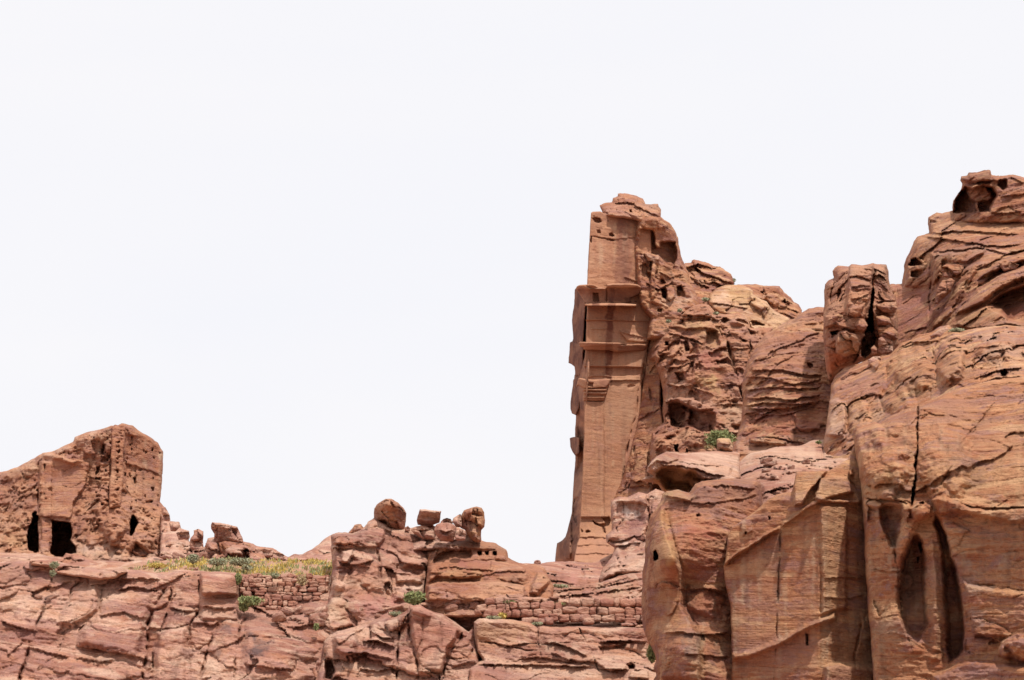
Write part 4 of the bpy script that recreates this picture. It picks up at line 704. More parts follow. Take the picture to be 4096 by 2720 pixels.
trim('capital', [(283, 1422), (295, 1414), (330, 1420), (400, 1424), (500, 1420), (508, 1430), (500, 1460), (488, 1478), (482, 1500), (485, 1520), (475, yc(148)), (462, yc(180)), (318, yc(180)), (316, yc(152)), (322, yc(118)), (312, yc(92)), (285, yc(70)), (270, 1480)],
     [(285, 1440, 89.1), (325, 1430, 88.3), (500, 1430, 89.1), (320, yc(175), 88.45), (462, yc(175), 88.95)], rnd=(6, .3),
     ops=[('raise', [(280, 1410), (510, 1412), (500, 1456), (480, 1480), (330, 1490), (290, 1470)], .3, 6), ('raise', [(315, yc(95)), (487, yc(95)), (485, yc(110)), (315, yc(110))], .3, 3), ('raise', [(318, yc(116)), (480, yc(116)), (480, yc(134)), (318, yc(134))], .22, 3),
          ('raise', [(318, yc(150)), (470, yc(150)), (470, yc(162)), (318, yc(162))], .16, 3), ('pit', [(345, 1440), (390, 1445), (385, 1480), (340, 1470)], .25, 6), ('crack', [(325, yc(112)), (480, yc(112))], 3, .2), ('crack', [(325, yc(168)), (470, yc(168))], 3, .15),
          ('stain_shade', [(430, 1425), (500, 1425), (480, 1500), (440, 1500)], (.3, .13, .09), .5, 6)], th=1.5)
# shaded mouldings of the front, one behind another to the left
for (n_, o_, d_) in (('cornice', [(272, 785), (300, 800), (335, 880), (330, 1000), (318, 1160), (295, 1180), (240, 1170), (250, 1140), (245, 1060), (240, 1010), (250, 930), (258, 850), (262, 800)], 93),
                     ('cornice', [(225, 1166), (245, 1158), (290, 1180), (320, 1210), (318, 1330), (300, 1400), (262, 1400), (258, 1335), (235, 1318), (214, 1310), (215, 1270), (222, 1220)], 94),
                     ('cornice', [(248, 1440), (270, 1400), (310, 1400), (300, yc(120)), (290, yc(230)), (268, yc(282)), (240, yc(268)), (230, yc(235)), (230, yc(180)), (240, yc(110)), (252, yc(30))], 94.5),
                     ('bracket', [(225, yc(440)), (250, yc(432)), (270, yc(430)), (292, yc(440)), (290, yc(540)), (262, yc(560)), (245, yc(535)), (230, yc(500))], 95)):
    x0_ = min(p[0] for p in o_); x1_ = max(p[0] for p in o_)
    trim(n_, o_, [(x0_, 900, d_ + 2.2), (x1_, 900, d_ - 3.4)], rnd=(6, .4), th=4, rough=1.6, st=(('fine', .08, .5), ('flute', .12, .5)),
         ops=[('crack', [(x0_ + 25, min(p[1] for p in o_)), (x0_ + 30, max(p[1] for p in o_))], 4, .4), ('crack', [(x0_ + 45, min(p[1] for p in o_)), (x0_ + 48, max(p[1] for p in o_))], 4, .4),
              ('stain_shade', [(x0_ - 10, 700), (x1_ + 10, 700), (x1_ + 10, 2300), (x0_ - 10, 2300)], (.15, .068, .05), 1, 5)])  # varnish colour at full strength also paints the shade of these mouldings

# natural rock crowning and backing the tomb
CROWN = (('big', .4, 3), ('ridge', .3, 1.8, 1.2), ('bed', .3, .5, .05, 1.5), ('blk', .25, 1.4, .7, .12, .1, .2), ('fine', .18, .6))
rock('crown_rock', 'C', [(434, 212), (460, 200), (524, 192), (526, 160), (560, 145), (558, 128), (580, 122), (630, 130), (692, 146), (735, 165), (747, 185), (752, 200), (800, 206), (838, 204), (842, 225), (856, 242), (857, 295), (720, 330), (600, 300), (462, 290), (445, 240)],
     [(440, 220, 92), (600, 140, 92.5), (650, 280, 90.8), (850, 220, 93), (480, 270, 90.4)], TAN, CROWN, [('pit', [(640, 238), (655, 238), (662, 265), (640, 268)], .5, 4), ('crack', [(530, 190), (600, 180), (640, 200)], 6, .6), ('lip', [(520, 200), (640, 190), (740, 240), (850, 300)], 10, .8),
     ('stain_shade', [(500, 190), (640, 190), (600, 270), (470, 265)], (.50, .27, .2), .5, 12), ('stain_shade', [(740, 195), (860, 200), (860, 250), (780, 240)], (.25, .14, .10), .5, 10)], rnd=(14, 1), thick=4, rough=3.5, step=3.5,
     label='jagged natural rock cap on top of the tall carved tomb', cat='rock')
rock('hollowed_rock', 'C', [(690, 262), (730, 240), (780, 262), (856, 290), (880, 312), (920, 330), (945, 365), (965, 400), (980, 440), (985, 480), (996, 530), (1000, 570), (1020, 605), (1035, 650), (1055, 690), (1060, 750), (1085, 790), (1115, 850), (1125, 905), (1100, 990), (900, 1150), (760, 1150), (780, 1000), (700, 900), (690, 800), (670, 500)],
     [(700, 300, 91), (850, 300, 91.5), (980, 450, 93), (700, 700, 90.6), (1050, 750, 92), (800, 1000, 90), (1100, 950, 90.5)], RUST,
     (('big', .4, 3.5), ('ridge', .45, 1.6, 1.6), ('taf', 1.0, .9, 1.0, -.1), ('bed', .18, .4, .1, 1.5), ('fine', .16, .6)), [
     ('flat', [(700, 370), (990, 370), (990, 640), (870, 600), (740, 550), (695, 500)], .7, 20),
     ('pit', [(712, 372), (745, 368), (812, 378), (822, 420), (826, 470), (838, 498), (850, 495), (850, 460), (868, 455), (905, 455), (965, 462), (975, 500), (980, 580), (960, 640), (935, 650), (900, 640), (870, 600), (830, 570), (740, 545), (700, 510), (693, 480), (708, 430)], 1.7, 16),
     ('raise', [(740, 550), (855, 545), (850, 620), (830, 700), (825, 850), (790, 880), (780, 760), (790, 640)], .8, 12), ('pit', [(710, 640), (755, 615), (770, 650), (760, 700), (730, 690)], 1.2, 10), ('pit', [(780, 600), (802, 600), (800, 670), (785, 670)], 1.1, 6),
     ('pit', [(860, 780), (900, 780), (905, 830), (895, 870), (870, 850)], 1.1, 10), ('pit', [(975, 770), (1010, 760), (1030, 820), (1030, 850), (970, 845)], 1.3, 10), ('pit', [(840, 920), (885, 930), (870, 960), (840, 955)], .9, 8),
     ('raise', [(900, 780), (970, 760), (965, 850), (930, 880), (905, 860)], .5, 10), ('lip', [(740, 740), (850, 790), (960, 740)], 10, .8), ('lip', [(850, 680), (930, 720), (1020, 690)], 8, .6),
     ('stain_shade', [(740, 570), (855, 560), (850, 600), (790, 630)], CRM, .6, 8), ('stain_shade', [(830, 380), (960, 400), (960, 455), (850, 450)], (.25, .10, .07), .5, 12), ('stain_shade', [(740, 500), (850, 500), (960, 640), (860, 640)], (.36, .16, .10), .5, 20),
     ('stain_shade', [(880, 870), (1060, 850), (1050, 920), (960, 930)], CRM, .45, 16)], rnd=(22, 1.8), thick=7, rough=3.5, step=3.5,
     label='dark hollowed rock with a deep wind-worn cavity joined to the tall carved tomb', cat='rock')
# the slanting slabs between tomb and honeycomb rock
rock('split_slab', 'C', [(790, 1060), (860, 1080), (870, 1200), (860, yc(200)), (880, yc(380)), (800, yc(600)), (800, yc(850)), (560, yc(880)), (530, yc(860)), (580, yc(740)), (640, yc(560)), (680, yc(400)), (715, yc(200)), (735, yc(0)), (750, 1290)],
     [(800, 1080, 91), (740, yc(0), 91), (860, yc(0), 89.5), (600, yc(800), 88.6), (780, yc(800), 86.5), (870, yc(350), 88)], RUST, (('big', .3, 4), ('blk', .3, 1.6, 1.6, .2, .2, .3), ('bed', .10, .4, .05, 1), ('fine', .10, .6)), [
     ('crack', [(765, 1300), (770, yc(60)), (800, yc(200))], 10, 1.2), ('crack', [(765, yc(520)), (720, yc(540)), (690, yc(600)), (650, yc(700)), (610, yc(790))], 8, 1.0), ('crack', [(690, yc(450)), (670, yc(600)), (600, yc(830))], 6, .8), ('crack', [(700, yc(380)), (790, yc(370))], 5, .4),
     ('raise', [(690, yc(540)), (770, yc(520)), (780, yc(760)), (640, yc(790))], .5, 10)], rnd=(12, .8), thick=5, rough=2.5, step=3.5, label='cracked slanting slab leaning on the right side of the tall tomb', cat='rock slab')

rock('far_ridge', 'C', [(980, 640), (1028, 614), (1072, 612), (1076, 594), (1092, 586), (1142, 596), (1190, 612), (1225, 636), (1270, 640), (1302, 662), (1345, 690), (1366, 735), (1372, 752), (1335, 766), (1450, 764), (1560, 770), (1640, 765), (1690, 770), (1722, 818), (1760, 850), (1785, 882), (1820, 900),
     (1840, 945), (1836, 968), (1900, 1000), (1900, 1250), (1050, 1150), (990, 800)], [(1030, 620, 97), (1300, 660, 97), (1700, 780, 98), (1830, 950, 97), (1100, 900, 93), (1600, 1100, 91), (1300, 1000, 92)], RUST,
     (('big', .5, 4), ('blk', .7, 4.5, 1.5, .35, -.35, .2), ('bed', .35, .6, -.3, 1.5), ('taf', .5, .8, .6, .15), ('fine', .15, .7)), [
     ('lip', [(1080, 630), (1170, 690), (1300, 740), (1360, 752)], 14, 1.3), ('lip', [(1060, 700), (1140, 770), (1200, 790)], 12, 1.0), ('pit', [(1150, 735), (1165, 732), (1168, 755), (1152, 758)], .9, 5), ('pit', [(1120, 730), (1140, 740), (1135, 770), (1115, 770)], .6, 8),
     ('raise', [(1560, 770), (1690, 772), (1700, 900), (1650, 930), (1590, 870)], .8, 20), ('crack', [(1690, 780), (1660, 860), (1640, 910)], 8, .9), ('pit', [(1700, 880), (1730, 860), (1740, 900), (1710, 905)], .9, 8), ('lip', [(1640, 920), (1740, 930), (1830, 960)], 10, .8)],
     rnd=(18, 1.6), thick=8, kind='structure', rough=4, step=4)
rock('golden_rock', 'C', [(1192, 850), (1200, 830), (1250, 790), (1310, 768), (1430, 768), (1480, 790), (1500, 805), (1505, 830), (1560, 870), (1600, 880), (1625, 915), (1660, 950), (1750, 1000), (1760, 1060), (1650, 1100), (1500, 1100), (1440, 1010), (1230, 960), (1195, 900)],
     [(1200, 850, 92), (1400, 770, 93), (1500, 830, 91.2), (1650, 960, 91), (1400, 960, 89.5), (1550, 1080, 89)], YEL, (('big', .35, 3), ('blk', .4, 2.2, 1.8, .15, .2, .2), ('ridge', .15, 1.4, .9), ('fine', .08, .5)), [
     ('flat', [(1290, 790), (1490, 800), (1480, 910), (1340, 880)], .7, 20), ('raise', [(1480, 790), (1505, 810), (1620, 915), (1560, 960), (1480, 900)], .7, 20), ('lip', [(1195, 890), (1300, 900), (1420, 925), (1480, 930)], 10, .7), ('crack', [(1510, 820), (1560, 880), (1590, 890)], 6, .7),
     ('pit', [(1480, 1020), (1520, 1010), (1580, 1040), (1590, 1056), (1500, 1060)], .9, 12), ('raise', [(1590, 880), (1625, 915), (1580, 1000), (1560, 960)], .6, 10), ('stain_shade', [(1190, 880), (1320, 830), (1340, 890), (1450, 925), (1300, 920)], (.68, .45, .34), .6, 10),
     ('stain_shade', [(1330, 780), (1490, 810), (1470, 910), (1350, 880)], (.50, .31, .15), .5, 14)], rnd=(16, 1.1), thick=5, rough=3, step=3.5, label='pale golden wedge of rock on the ridge right of the tall tomb', cat='rock')
rock('honeycomb_rock', 'C', [(885, 1058), (930, 1010), (975, 985), (1010, 945), (1080, 905), (1130, 898), (1195, 900), (1222, 930), (1240, 965), (1330, 960), (1400, 950), (1470, 985), (1490, 1060), (1640, 1060), (1640, yc(200)), (1600, yc(520)), (1560, yc(560)), (1200, yc(700)), (800, yc(760)), (780, yc(560)), (800, yc(400)),
     (880, yc(330)), (870, yc(100)), (850, yc(0)), (810, 1300), (770, 1290), (800, 1170), (860, 1090)],
     [(890, 1070, 90), (1100, 920, 90), (1480, 1000, 88.5), (800, 1290, 89), (1100, 1290, 86), (1450, 1250, 86), (860, yc(200), 87.5), (1200, yc(200), 84.5), (1600, yc(200), 84.5), (850, yc(600), 84), (1200, yc(600), 81), (1550, yc(540), 81)], TAN,
     (('big', .5, 4), ('flute', .8, 1.0), ('taf', 1.1, .8, .9, -.1), ('taf', .35, .35, .4, -.05), ('bed', .28, .45, .06, 1.7), ('ridge', .25, 1.2, 1.0), ('fine', .14, .6)), [
     ('raise', [(1000, 975), (1080, 905), (1195, 900), (1228, 995), (1100, 985)], .8, 14), ('lip', [(1000, 978), (1100, 992), (1210, 998)], 10, .9), ('flat', [(960, 990), (1230, 1000), (1270, 1080), (1260, 1220), (1180, 1210), (900, 1070)], .6, 20),
     ('pit', [(960, 1010), (1030, 1000), (1050, 1050), (940, 1060)], 1.2, 20), ('pit', [(1170, 1080), (1260, 1070), (1275, 1200), (1210, 1225), (1160, 1190)], 1.0, 24), ('raise', [(885, 1058), (930, 1012), (1200, 1010), (1270, 1090), (1170, 1075), (1050, 1070), (920, 1075)], .7, 14),
     ('lip', [(900, 1110), (1000, 1120), (1110, 1150), (1180, 1200)], 12, 1.0), ('lip', [(830, 1230), (930, 1260), (1010, 1300)], 12, .9), ('lip', [(860, 1330), (980, 1340), (1080, 1300)], 12, .9), ('lip', [(1280, 1100), (1380, 1120), (1470, 1150)], 10, .8), ('lip', [(1340, 1200), (1400, 1210), (1480, 1200)], 10, .8), ('lip', [(1360, 1300), (1460, 1310)], 10, .7), ('lip', [(900, yc(60)), (1020, yc(80)), (1150, yc(110)), (1240, yc(140))], 12, .9), ('lip', [(1270, yc(60)), (1430, yc(80))], 10, .7), ('lip', [(1270, yc(200)), (1440, yc(215))], 10, .7),
     ('crack', [(1275, 1010), (1310, 1120), (1350, 1260), (1400, 1420), (1430, 1568)], 16, 1.8), ('crack', [(1450, 1000), (1470, 1080), (1485, 1200), (1470, 1290)], 8, 1.4), ('crack', [(1245, 1000), (1290, 1150)], 8, .8), ('crack', [(800, 1300), (850, 1500), (870, yc(200))], 12, 1.4),
     ('pit', [(880, 1160), (910, 1155), (912, 1190), (885, 1195)], 1.3, 8), ('pit', [(1010, 1160), (1050, 1150), (1060, 1230), (1025, 1240)], 1.3, 8), ('pit', [(1060, 1300), (1090, 1300), (1090, 1390), (1055, 1390)], 1.0, 8), ('pit', [(960, 1380), (1030, 1370), (1040, 1440), (1000, 1450)], 1.0, 10),
     ('pit', [(915, yc(200)), (980, yc(185)), (1050, yc(210)), (1120, yc(240)), (1180, yc(240)), (1240, yc(260)), (1255, yc(340)), (1235, yc(400)), (1150, yc(400)), (1060, yc(360)), (1000, yc(380)), (920, yc(350))], 2.0, 22),
     ('raise', [(890, yc(170)), (990, yc(150)), (1120, yc(180)), (1240, yc(230)), (1190, yc(245)), (1120, yc(245)), (1050, yc(215)), (980, yc(185)), (900, yc(200))], .8, 12), ('raise', [(1030, yc(240)), (1075, yc(250)), (1060, yc(370)), (1020, yc(370))], .8, 12),
     ('pit', [(955, yc(480)), (985, yc(485)), (990, yc(545)), (975, yc(550)), (955, yc(510))], 1.8, 6), ('pit', [(1030, yc(505)), (1045, yc(520)), (1040, yc(545)), (1022, yc(540))], 2.0, 5), ('dome', (870, yc(470)), (90, 60), .9), ('dome', (1100, yc(450)), (90, 50), .7),
     ('stain_shade', [(900, 1040), (1200, 1010), (1260, 1080), (1250, 1200), (1180, 1200), (1140, 1080)], (.52, .33, .17), .6, 18), ('stain_shade', [(1120, 1220), (1260, 1230), (1250, 1380), (1130, 1360)], (.36, .13, .10), .6, 24), ('stain_shade', [(1140, 1400), (1270, 1400), (1270, 1520), (1130, 1500)], (.55, .37, .17), .6, 20),
     ('stain_shade', [(900, yc(60)), (1000, yc(50)), (1180, yc(120)), (1250, yc(230)), (1100, yc(240)), (900, yc(180))], (.56, .34, .25), .55, 18), ('stain_shade', [(920, yc(200)), (1240, yc(250)), (1240, yc(390)), (920, yc(350))], (.24, .085, .06), .5, 16),
     ('stain_shade', [(1330, 1440), (1430, 1440), (1440, yc(200)), (1330, yc(200))], (.32, .17, .15), .5, 24), ('stain_shade', [(1270, yc(210)), (1430, yc(210)), (1430, yc(380)), (1270, yc(390))], (.55, .36, .24), .6, 16)],
     rnd=(22, 1.8), thick=9, kind='structure', rough=4, step=3.5, warp=10)

# ------------------------------------------------------------------ banded rock and pillar
rock('banded_rock', 'E', [(-40, 1900), (90, 1568), (102, 1420), (98, 1330), (108, 1280), (125, 1220), (150, 1160), (180, 1110), (225, 1050), (262, 1035), (300, 1010), (345, 980), (400, 962), (435, 930), (480, 906), (555, 895), (700, 900), (760, 1200), (760, 2000), (-40, 2050)],
     [(110, 1300, 74), (400, 970, 76), (560, 900, 76), (300, 1300, 71), (560, 1300, 71), (100, 1568, 72), (550, 1568, 69), (0, 1980, 66), (740, 1980, 64)], RUST,
     (('big', .5, 5), ('bed', .12, .45, .05, 1.6), ('blk', .4, 3.5, 1.4, .2, .05, .1), ('ridge', .2, 1.4, .6), ('bed', .1, .2, .08, 2), ('taf', .2, .35, .14, .05), ('fine', .15, .6)), [
     ('lip', [(130, 1255), (230, 1262), (330, 1255), (440, 1275), (560, 1290)], 12, 1.0), ('lip', [(110, 1295), (250, 1300), (380, 1335), (560, 1310)], 11, .9), ('lip', [(110, 1370), (260, 1350), (400, 1360), (560, 1360)], 11, .8), ('lip', [(110, 1420), (260, 1410), (350, 1425), (450, 1410), (560, 1400)], 12, .9),
     ('lip', [(110, 1470), (250, 1480), (380, 1468), (540, 1435)], 12, 1.0), ('lip', [(115, 1500), (330, 1510), (540, 1460)], 8, .5), ('crack', [(240, 1040), (330, 1020), (440, 1040), (550, 1030)], 6, .6), ('pit', [(470, 1215), (500, 1210), (510, 1230), (480, 1250)], .6, 8),
     ('crack', [(550, 1180), (560, 1300)], 6, .8), ('F:lip', [(650, 30), (800, 20), (1000, 20), (1090, 30)], 12, .9), ('F:lip', [(700, 210), (800, 205), (950, 235), (1060, 250)], 14, .8), ('F:raise', [(690, 205), (780, 200), (920, 230), (900, 260), (700, 240)], .9, 16), ('F:crack', [(800, 150), (900, 160), (1040, 120), (1090, 90)], 6, .4),
     ('stain_shade', [(180, 1110), (270, 1040), (550, 1040), (560, 1180), (330, 1240), (130, 1250)], (.43, .22, .15), .5, 30), ('stain_shade', [(120, 1510), (300, 1520), (540, 1490), (540, 1600), (120, 1600)], (.40, .14, .09), .6, 30), ('stain_shade', [(440, 930), (550, 900), (555, 1000), (330, 1010)], (.33, .16, .12), .5, 20),
     ('F:stain_shade', [(650, 240), (1000, 260), (1270, 230), (1270, 330), (700, 340)], (.60, .38, .27), .6, 20)],
     rnd=(22, 1.8), thick=8, kind='structure', rough=3.5, step=4)
rock('rock_pillar', 'E', [(562, 1000), (560, 930), (568, 800), (572, 765), (590, 745), (622, 730), (612, 690), (625, 668), (645, 657), (705, 664), (722, 652), (780, 655), (842, 645), (870, 655), (920, 653), (932, 690), (936, 745), (947, 800), (968, 835), (982, 870), (978, 920), (985, 960), (985, 1040), (992, 1110), (975, 1150),
     (880, 1175), (835, 1200), (790, 1205), (700, 1240), (660, 1250), (620, 1300), (600, 1318), (588, 1308), (575, 1250), (568, 1150), (558, 1060)],
     [(565, 800, 68), (700, 660, 66.5), (720, 750, 65), (930, 660, 67.5), (980, 1000, 67), (600, 1280, 67), (680, 1100, 64), (860, 1150, 66.5)], TAN,
     (('big', .5, 3), ('blk', .55, 2.2, 1.1, .3, .1, .15), ('bed', .2, .6, .05, 1.5), ('blk', .2, .9, .5, .1, .1, .1), ('fine', .13, .6)), [
     ('raise', [(705, 660), (850, 650), (840, 770), (830, 850), (760, 960), (690, 950), (700, 800)], .9, 12), ('pit', [(845, 775), (852, 800), (845, 900), (850, 960), (850, 1040), (800, 1050), (815, 960), (825, 880), (835, 800)], 3.2, 8),
     ('crack', [(860, 680), (846, 740), (842, 800)], 6, 1.0), ('pit', [(800, 960), (850, 960), (850, 1040), (870, 1070), (830, 1160), (800, 1190), (770, 1180), (770, 1100), (790, 1060)], 2.2, 10),
     ('lip', [(715, 780), (780, 770), (840, 780)], 9, .6), ('lip', [(720, 850), (830, 825)], 9, .7), ('raise', [(700, 900), (800, 870), (820, 900), (800, 970), (690, 950)], .8, 16), ('pit', [(640, 790), (665, 780), (672, 820), (650, 850), (635, 900)], .8, 12), ('crack', [(625, 700), (610, 800), (600, 900)], 6, .6), ('crack', [(660, 700), (690, 800), (640, 910)], 6, .5),
     ('raise', [(562, 950), (640, 935), (700, 975), (770, 955), (805, 990), (800, 1040), (720, 1030), (620, 1010), (560, 1030)], 1.1, 12), ('pit', [(600, 1040), (640, 1030), (660, 1030), (640, 1060), (612, 1062)], 1.2, 6), ('crack', [(560, 985), (640, 1000), (700, 975)], 6, .7),
     ('raise', [(640, 1040), (700, 1028), (755, 1050), (775, 1110), (750, 1165), (690, 1175), (640, 1155), (628, 1110)], 1.3, 10), ('raise', [(860, 880), (975, 870), (982, 925), (930, 935), (860, 900)], .8, 12), ('raise', [(860, 950), (980, 950), (985, 1020), (930, 1040), (900, 1000), (860, 990)], .7, 12),
     ('raise', [(880, 1010), (980, 1020), (988, 1080), (940, 1090), (890, 1060)], .6, 10), ('raise', [(875, 1070), (960, 1090), (960, 1150), (880, 1165)], .9, 8), ('lip', [(860, 870), (930, 860), (975, 870)], 8, .6), ('lip', [(860, 935), (980, 940)], 8, .7), ('lip', [(870, 1060), (980, 1080)], 8, .7),
     ('stain_shade', [(640, 1050), (760, 1050), (770, 1150), (650, 1160)], (.56, .35, .22), .6, 12), ('stain_shade', [(570, 1130), (640, 1160), (760, 1190), (640, 1240), (590, 1300)], (.50, .17, .085), .75, 14), ('stain_shade', [(720, 665), (920, 660), (930, 760), (720, 760)], (.38, .22, .15), .5, 20),
     ('stain_shade', [(875, 1080), (960, 1090), (950, 1150), (880, 1160)], (.58, .36, .25), .6, 8)], rnd=(20, 1.6), thick=6, rough=3, step=3.5,
     label='split rock pillar with a dark vertical cleft and stacked blocks below it', cat='rock pillar')

# ------------------------------------------------------------------ upper right cliff
rock('upper_cliff', 'E', [(840, 775), (1010, 765), (1014, 710), (1022, 660), (1040, 610), (1060, 560), (1075, 520), (1098, 490), (1135, 482), (1166, 474), (1158, 420), (1160, 385), (1185, 368), (1207, 352), (1240, 360), (1290, 350), (1700, 350), (2050, 380), (2050, 1200), (810, 1320)],
     [(940, 800, 78), (1020, 700, 77), (1170, 420, 77.5), (1170, 800, 74), (1450, 420, 74), (1700, 420, 72), (1300, 700, 70), (1700, 620, 66), (960, 1150, 73), (1300, 1000, 65), (1700, 1000, 58), (2050, 700, 60)], RUST,
     (('big', .7, 5), ('bed', .35, .7, -.25, 1.4), ('blk', .5, 3.6, 1.3, .25, -.3, .1), ('bed', .10, .2, -.1, 1.6), ('ridge', .15, 1.6, .8), ('fine', .13, .7)), [
     ('flat', [(965, 770), (1165, 770), (1165, 1040), (960, 1050)], .75, 16), ('flat', [(1170, 380), (1700, 370), (1700, 520), (1170, 470)], .35, 16), ('crack', [(1168, 620), (1172, 800), (1165, 1040)], 9, 1.2),
     ('lip', [(1090, 490), (1240, 500), (1350, 525), (1500, 545), (1700, 540)], 12, .9), ('lip', [(1165, 475), (1300, 462), (1500, 472), (1705, 480)], 12, .9), ('lip', [(1180, 590), (1300, 570), (1460, 560), (1620, 590)], 10, .8), ('pit', [(1042, 655), (1060, 625), (1092, 612), (1125, 640), (1135, 662), (1060, 665)], 1.6, 8),
     ('pit', [(1058, 685), (1125, 680), (1135, 700), (1100, 730), (1058, 720)], 1.0, 8), ('pit', [(1165, 400), (1210, 408), (1190, 425), (1165, 420)], .7, 6), ('raise', [(1175, 590), (1260, 580), (1500, 560), (1480, 600), (1380, 650), (1250, 640), (1240, 720), (1180, 780)], .9, 18),
     ('raise', [(1240, 655), (1330, 650), (1380, 660), (1310, 730), (1240, 720)], .9, 16), ('raise', [(1450, 720), (1560, 630), (1705, 570), (2000, 500), (2000, 560), (1705, 640), (1600, 680), (1440, 750)], 1.4, 22), ('raise', [(1330, 900), (1440, 790), (1580, 700), (1705, 660), (2000, 600), (2000, 700), (1705, 740), (1560, 810), (1470, 880), (1300, 960)], 1.5, 26),
     ('raise', [(1180, 900), (1260, 850), (1300, 760), (1440, 640), (1440, 700), (1330, 880), (1290, 960), (1180, 1040)], 1.0, 20), ('raise', [(1220, 760), (1290, 730), (1310, 770), (1240, 830), (1190, 880)], .8, 16),
     ('crack', [(1390, 740), (1340, 830), (1300, 900), (1290, 960)], 9, 1.2), ('crack', [(1705, 640), (1580, 690), (1480, 760), (1430, 800)], 12, 1.6), ('crack', [(1705, 560), (1560, 620), (1450, 720)], 8, .9), ('crack', [(2000, 640), (1705, 655), (1600, 690)], 10, 1.0),
     ('raise', [(1290, 1000), (1400, 920), (1490, 880), (1570, 920), (1620, 960), (1705, 990), (1705, 1000), (1400, 1040)], 1.2, 22), ('pit', [(1480, 880), (1560, 820), (1705, 760), (2000, 700), (2000, 1000), (1705, 1000), (1600, 990), (1570, 920)], 2.6, 30),
     ('lip', [(1010, 1040), (1080, 1030), (1160, 1010)], 10, .7), ('crack', [(1100, 640), (1170, 640)], 6, .5), ('lip', [(1640, 590), (1705, 560)], 8, .5),
     ('stain_shade', [(970, 790), (1160, 790), (1150, 1000), (980, 1020)], (.37, .15, .115), .6, 20), ('stain_shade', [(1500, 850), (1705, 770), (1705, 960), (1600, 960)], (.34, .13, .08), .6, 20), ('stain_shade', [(1330, 950), (1480, 880), (1560, 920), (1400, 1010)], (.46, .26, .13), .6, 16), ('stain_shade', [(1180, 570), (1500, 550), (1480, 590), (1200, 620)], (.35, .22, .16), .5, 16)],
     rnd=(22, 2.2), thick=12, kind='structure', rough=3.5, step=4)
rock('summit_rock', 'E', [(1292, 372), (1293, 310), (1300, 285), (1325, 250), (1345, 222), (1352, 195), (1340, 175), (1347, 150), (1380, 142), (1390, 128), (1440, 130), (1480, 118), (1510, 116), (1520, 140), (1570, 145), (1640, 140), (1705, 155), (1850, 165), (2050, 190), (2050, 420), (1290, 420)],
     [(1300, 330, 76), (1400, 140, 75), (1550, 160, 73.5), (1705, 200, 72.5), (1500, 360, 73), (1705, 360, 71.5), (2050, 300, 69)], RUST, (('big', .5, 4), ('ridge', .2, 1.6, .9), ('bed', .2, .5, -.1, 1.5), ('blk', .3, 2, .9, .15, -.3, .1), ('fine', .15, .6)), [
     ('pit', [(1296, 350), (1300, 300), (1345, 225), (1370, 205), (1420, 210), (1480, 190), (1530, 200), (1560, 260), (1530, 310), (1512, 362), (1300, 360)], 3.4, 16), ('raise', [(1355, 215), (1420, 190), (1500, 185), (1530, 250), (1550, 280), (1500, 300), (1440, 310), (1390, 290)], 1.4, 24),
     ('raise', [(1420, 300), (1450, 300), (1462, 362), (1440, 362)], 1.6, 10), ('raise', [(1340, 145), (1520, 115), (1525, 170), (1440, 195), (1345, 180)], .9, 16), ('crack', [(1350, 190), (1410, 200), (1460, 185), (1530, 170)], 8, 1.2), ('pit', [(1560, 165), (1610, 165), (1615, 210), (1590, 240), (1550, 200)], 1.3, 12), ('lip', [(1620, 150), (1700, 190)], 10, .6),
     ('lip', [(1510, 362), (1600, 360), (1700, 345)], 10, .8), ('stain_shade', [(1350, 130), (1520, 115), (1530, 170), (1350, 190)], (.17, .085, .06), .6, 12), ('stain_shade', [(1380, 200), (1540, 190), (1520, 290), (1420, 310)], (.40, .2, .12), .4, 16)],
     rnd=(16, 1.4), thick=8, kind='structure', rough=4, step=4)

